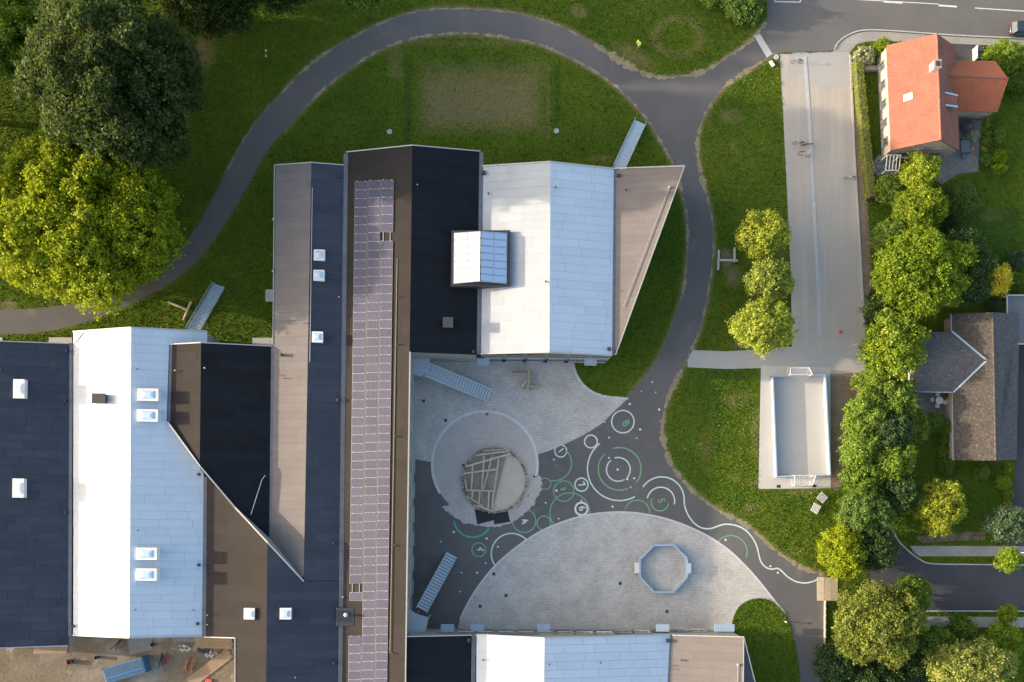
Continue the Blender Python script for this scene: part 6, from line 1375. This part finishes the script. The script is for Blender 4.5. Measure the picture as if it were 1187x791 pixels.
# ---------------------------------------------------------------- short grass over the lawns
def inside(X, Y, poly):
    r_ = np.zeros(X.shape, bool); n_ = len(poly); bx = [p[0] for p in poly]; by = [p[1] for p in poly]
    sel = np.where((X > min(bx)) & (X < max(bx)) & (Y > min(by)) & (Y < max(by)))[0]
    if len(sel) == 0: return r_
    x, y = X[sel], Y[sel]; c = np.zeros(len(sel), bool); j = n_ - 1
    for i in range(n_):
        xi, yi, xj, yj = bx[i], by[i], bx[j], by[j]
        if yi != yj: c ^= ((yi > y) != (yj > y)) & (x < (xj - xi) * (y - yi) / (yj - yi) + xi)
        j = i
    r_[sel] = c; return r_
def grass_tufts(n=360000):
    rng = np.random.default_rng(77); X = rng.uniform(-20, 1207, n); Y = rng.uniform(-20, 811, n); bad = np.zeros(n, bool)
    for poly in (asphalt_poly, pav_n, [(889, -60), (889, 20)] + street_edge + [(1300, -60)], [(963, 60.5)] + street_edge[8:] + walk_edge[::-1], lane, [(803, 406), (842, 407.5), (883, 405), (917, 402), (1002, 402), (1004, 432), (961, 434), (880, 427), (842, 428), (797, 426), (797, 418)],
                 [(878, 423), (964, 425), (964, 568), (878, 568)], lr, [(1054, 633), (1300, 633), (1300, 645.5), (1066, 645.5)], [(1072, 714.5), (1300, 714.5), (1300, 728), (1072, 728)], [(1177, 395), (1300, 395), (1300, 640), (1170, 640), (1176, 534)],
                 [(-60, 398), (84, 398), (84, 386), (240, 386), (240, 402), (322, 402), (322, 195), (402, 195), (402, 180), (560, 180), (560, 200), (775, 205), (706, 421), (470, 421), (470, 850), (-60, 850)], [(963, 427), (1003, 426), (1010, 440), (986, 556), (963, 568)], [(987, 62), (998, 160), (1012, 400), (1002, 400), (988, 100)],
                 [(1082, 150), (1138, 138), (1134, 199), (1092, 214), (1076, 185)], [(1034, 446), (1106, 455), (1106, 484), (1040, 478)], [(1015, 50), (1110, 50), (1160, 70), (1160, 130), (1110, 175), (1015, 185)], [(1060, 362), (1230, 340), (1230, 400), (1182, 535), (1100, 535), (1060, 455)], [(1105, 50), (1140, 52), (1138, 72), (1104, 72)]): bad |= inside(X, Y, poly)
    isl_in = inside(X, Y, isl + [(848, 850)]) & ~inside(X, Y, [(800, 740), (864, 740), (890, 850), (800, 850)])
    ok = ~bad | isl_in; X, Y = X[ok], Y[ok]; n = len(X)
    ix = np.clip(((X + 40) / 1270 * (WEAR_SHADE['nx'] - 1)).round().astype(int), 0, WEAR_SHADE['nx'] - 1); iy = np.clip(((Y + 35) / 865 * (WEAR_SHADE['ny'] - 1)).round().astype(int), 0, WEAR_SHADE['ny'] - 1)
    wd, wt, wk = WEAR_SHADE['dry'][iy, ix], WEAR_SHADE['dirt'][iy, ix], WEAR_SHADE['dk'][iy, ix]
    keep = rng.uniform(0, 1, n) > np.clip(wt * 1.15 + wd * .35, 0, .97); X, Y, wd, wk = X[keep], Y[keep], wd[keep], wk[keep]; isl_k = isl_in[ok][keep]; n = len(X)
    p = np.stack([(X - NX) * S, -(Y - NY) * S, rng.uniform(.02, .09, n) + np.where(isl_k, .026, 0)], 1)
    nr = rng.normal(size=(n, 3)); nr[:, 2] = np.abs(nr[:, 2]) * .5 + .1; nr /= np.linalg.norm(nr, axis=1)[:, None]
    patch = .5 + .25 * np.sin(X * .09 + 2 * np.sin(Y * .05)) * np.sin(Y * .08 + 1.7 * np.sin(X * .04))
    for _ in range(150):
        cx, cy, rr_ = rng.uniform(0, 1187), rng.uniform(0, 791), rng.uniform(6, 34); patch = patch + rng.choice([-.3, .3]) * np.exp(-(((X - cx) / rr_) ** 2 + ((Y - cy) / (rr_ * rng.uniform(.5, 1.6))) ** 2))
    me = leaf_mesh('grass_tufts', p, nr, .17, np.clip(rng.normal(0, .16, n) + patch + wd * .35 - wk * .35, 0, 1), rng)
    return tag(link('grass_tufts', me, leaf_mat('grass_blades', (.056, .112, .009), (.170, .230, .016), (.26, .29, .035), .4)), 'short mown grass covering the lawns round the school', 'grass', kind='stuff')
grass_tufts()
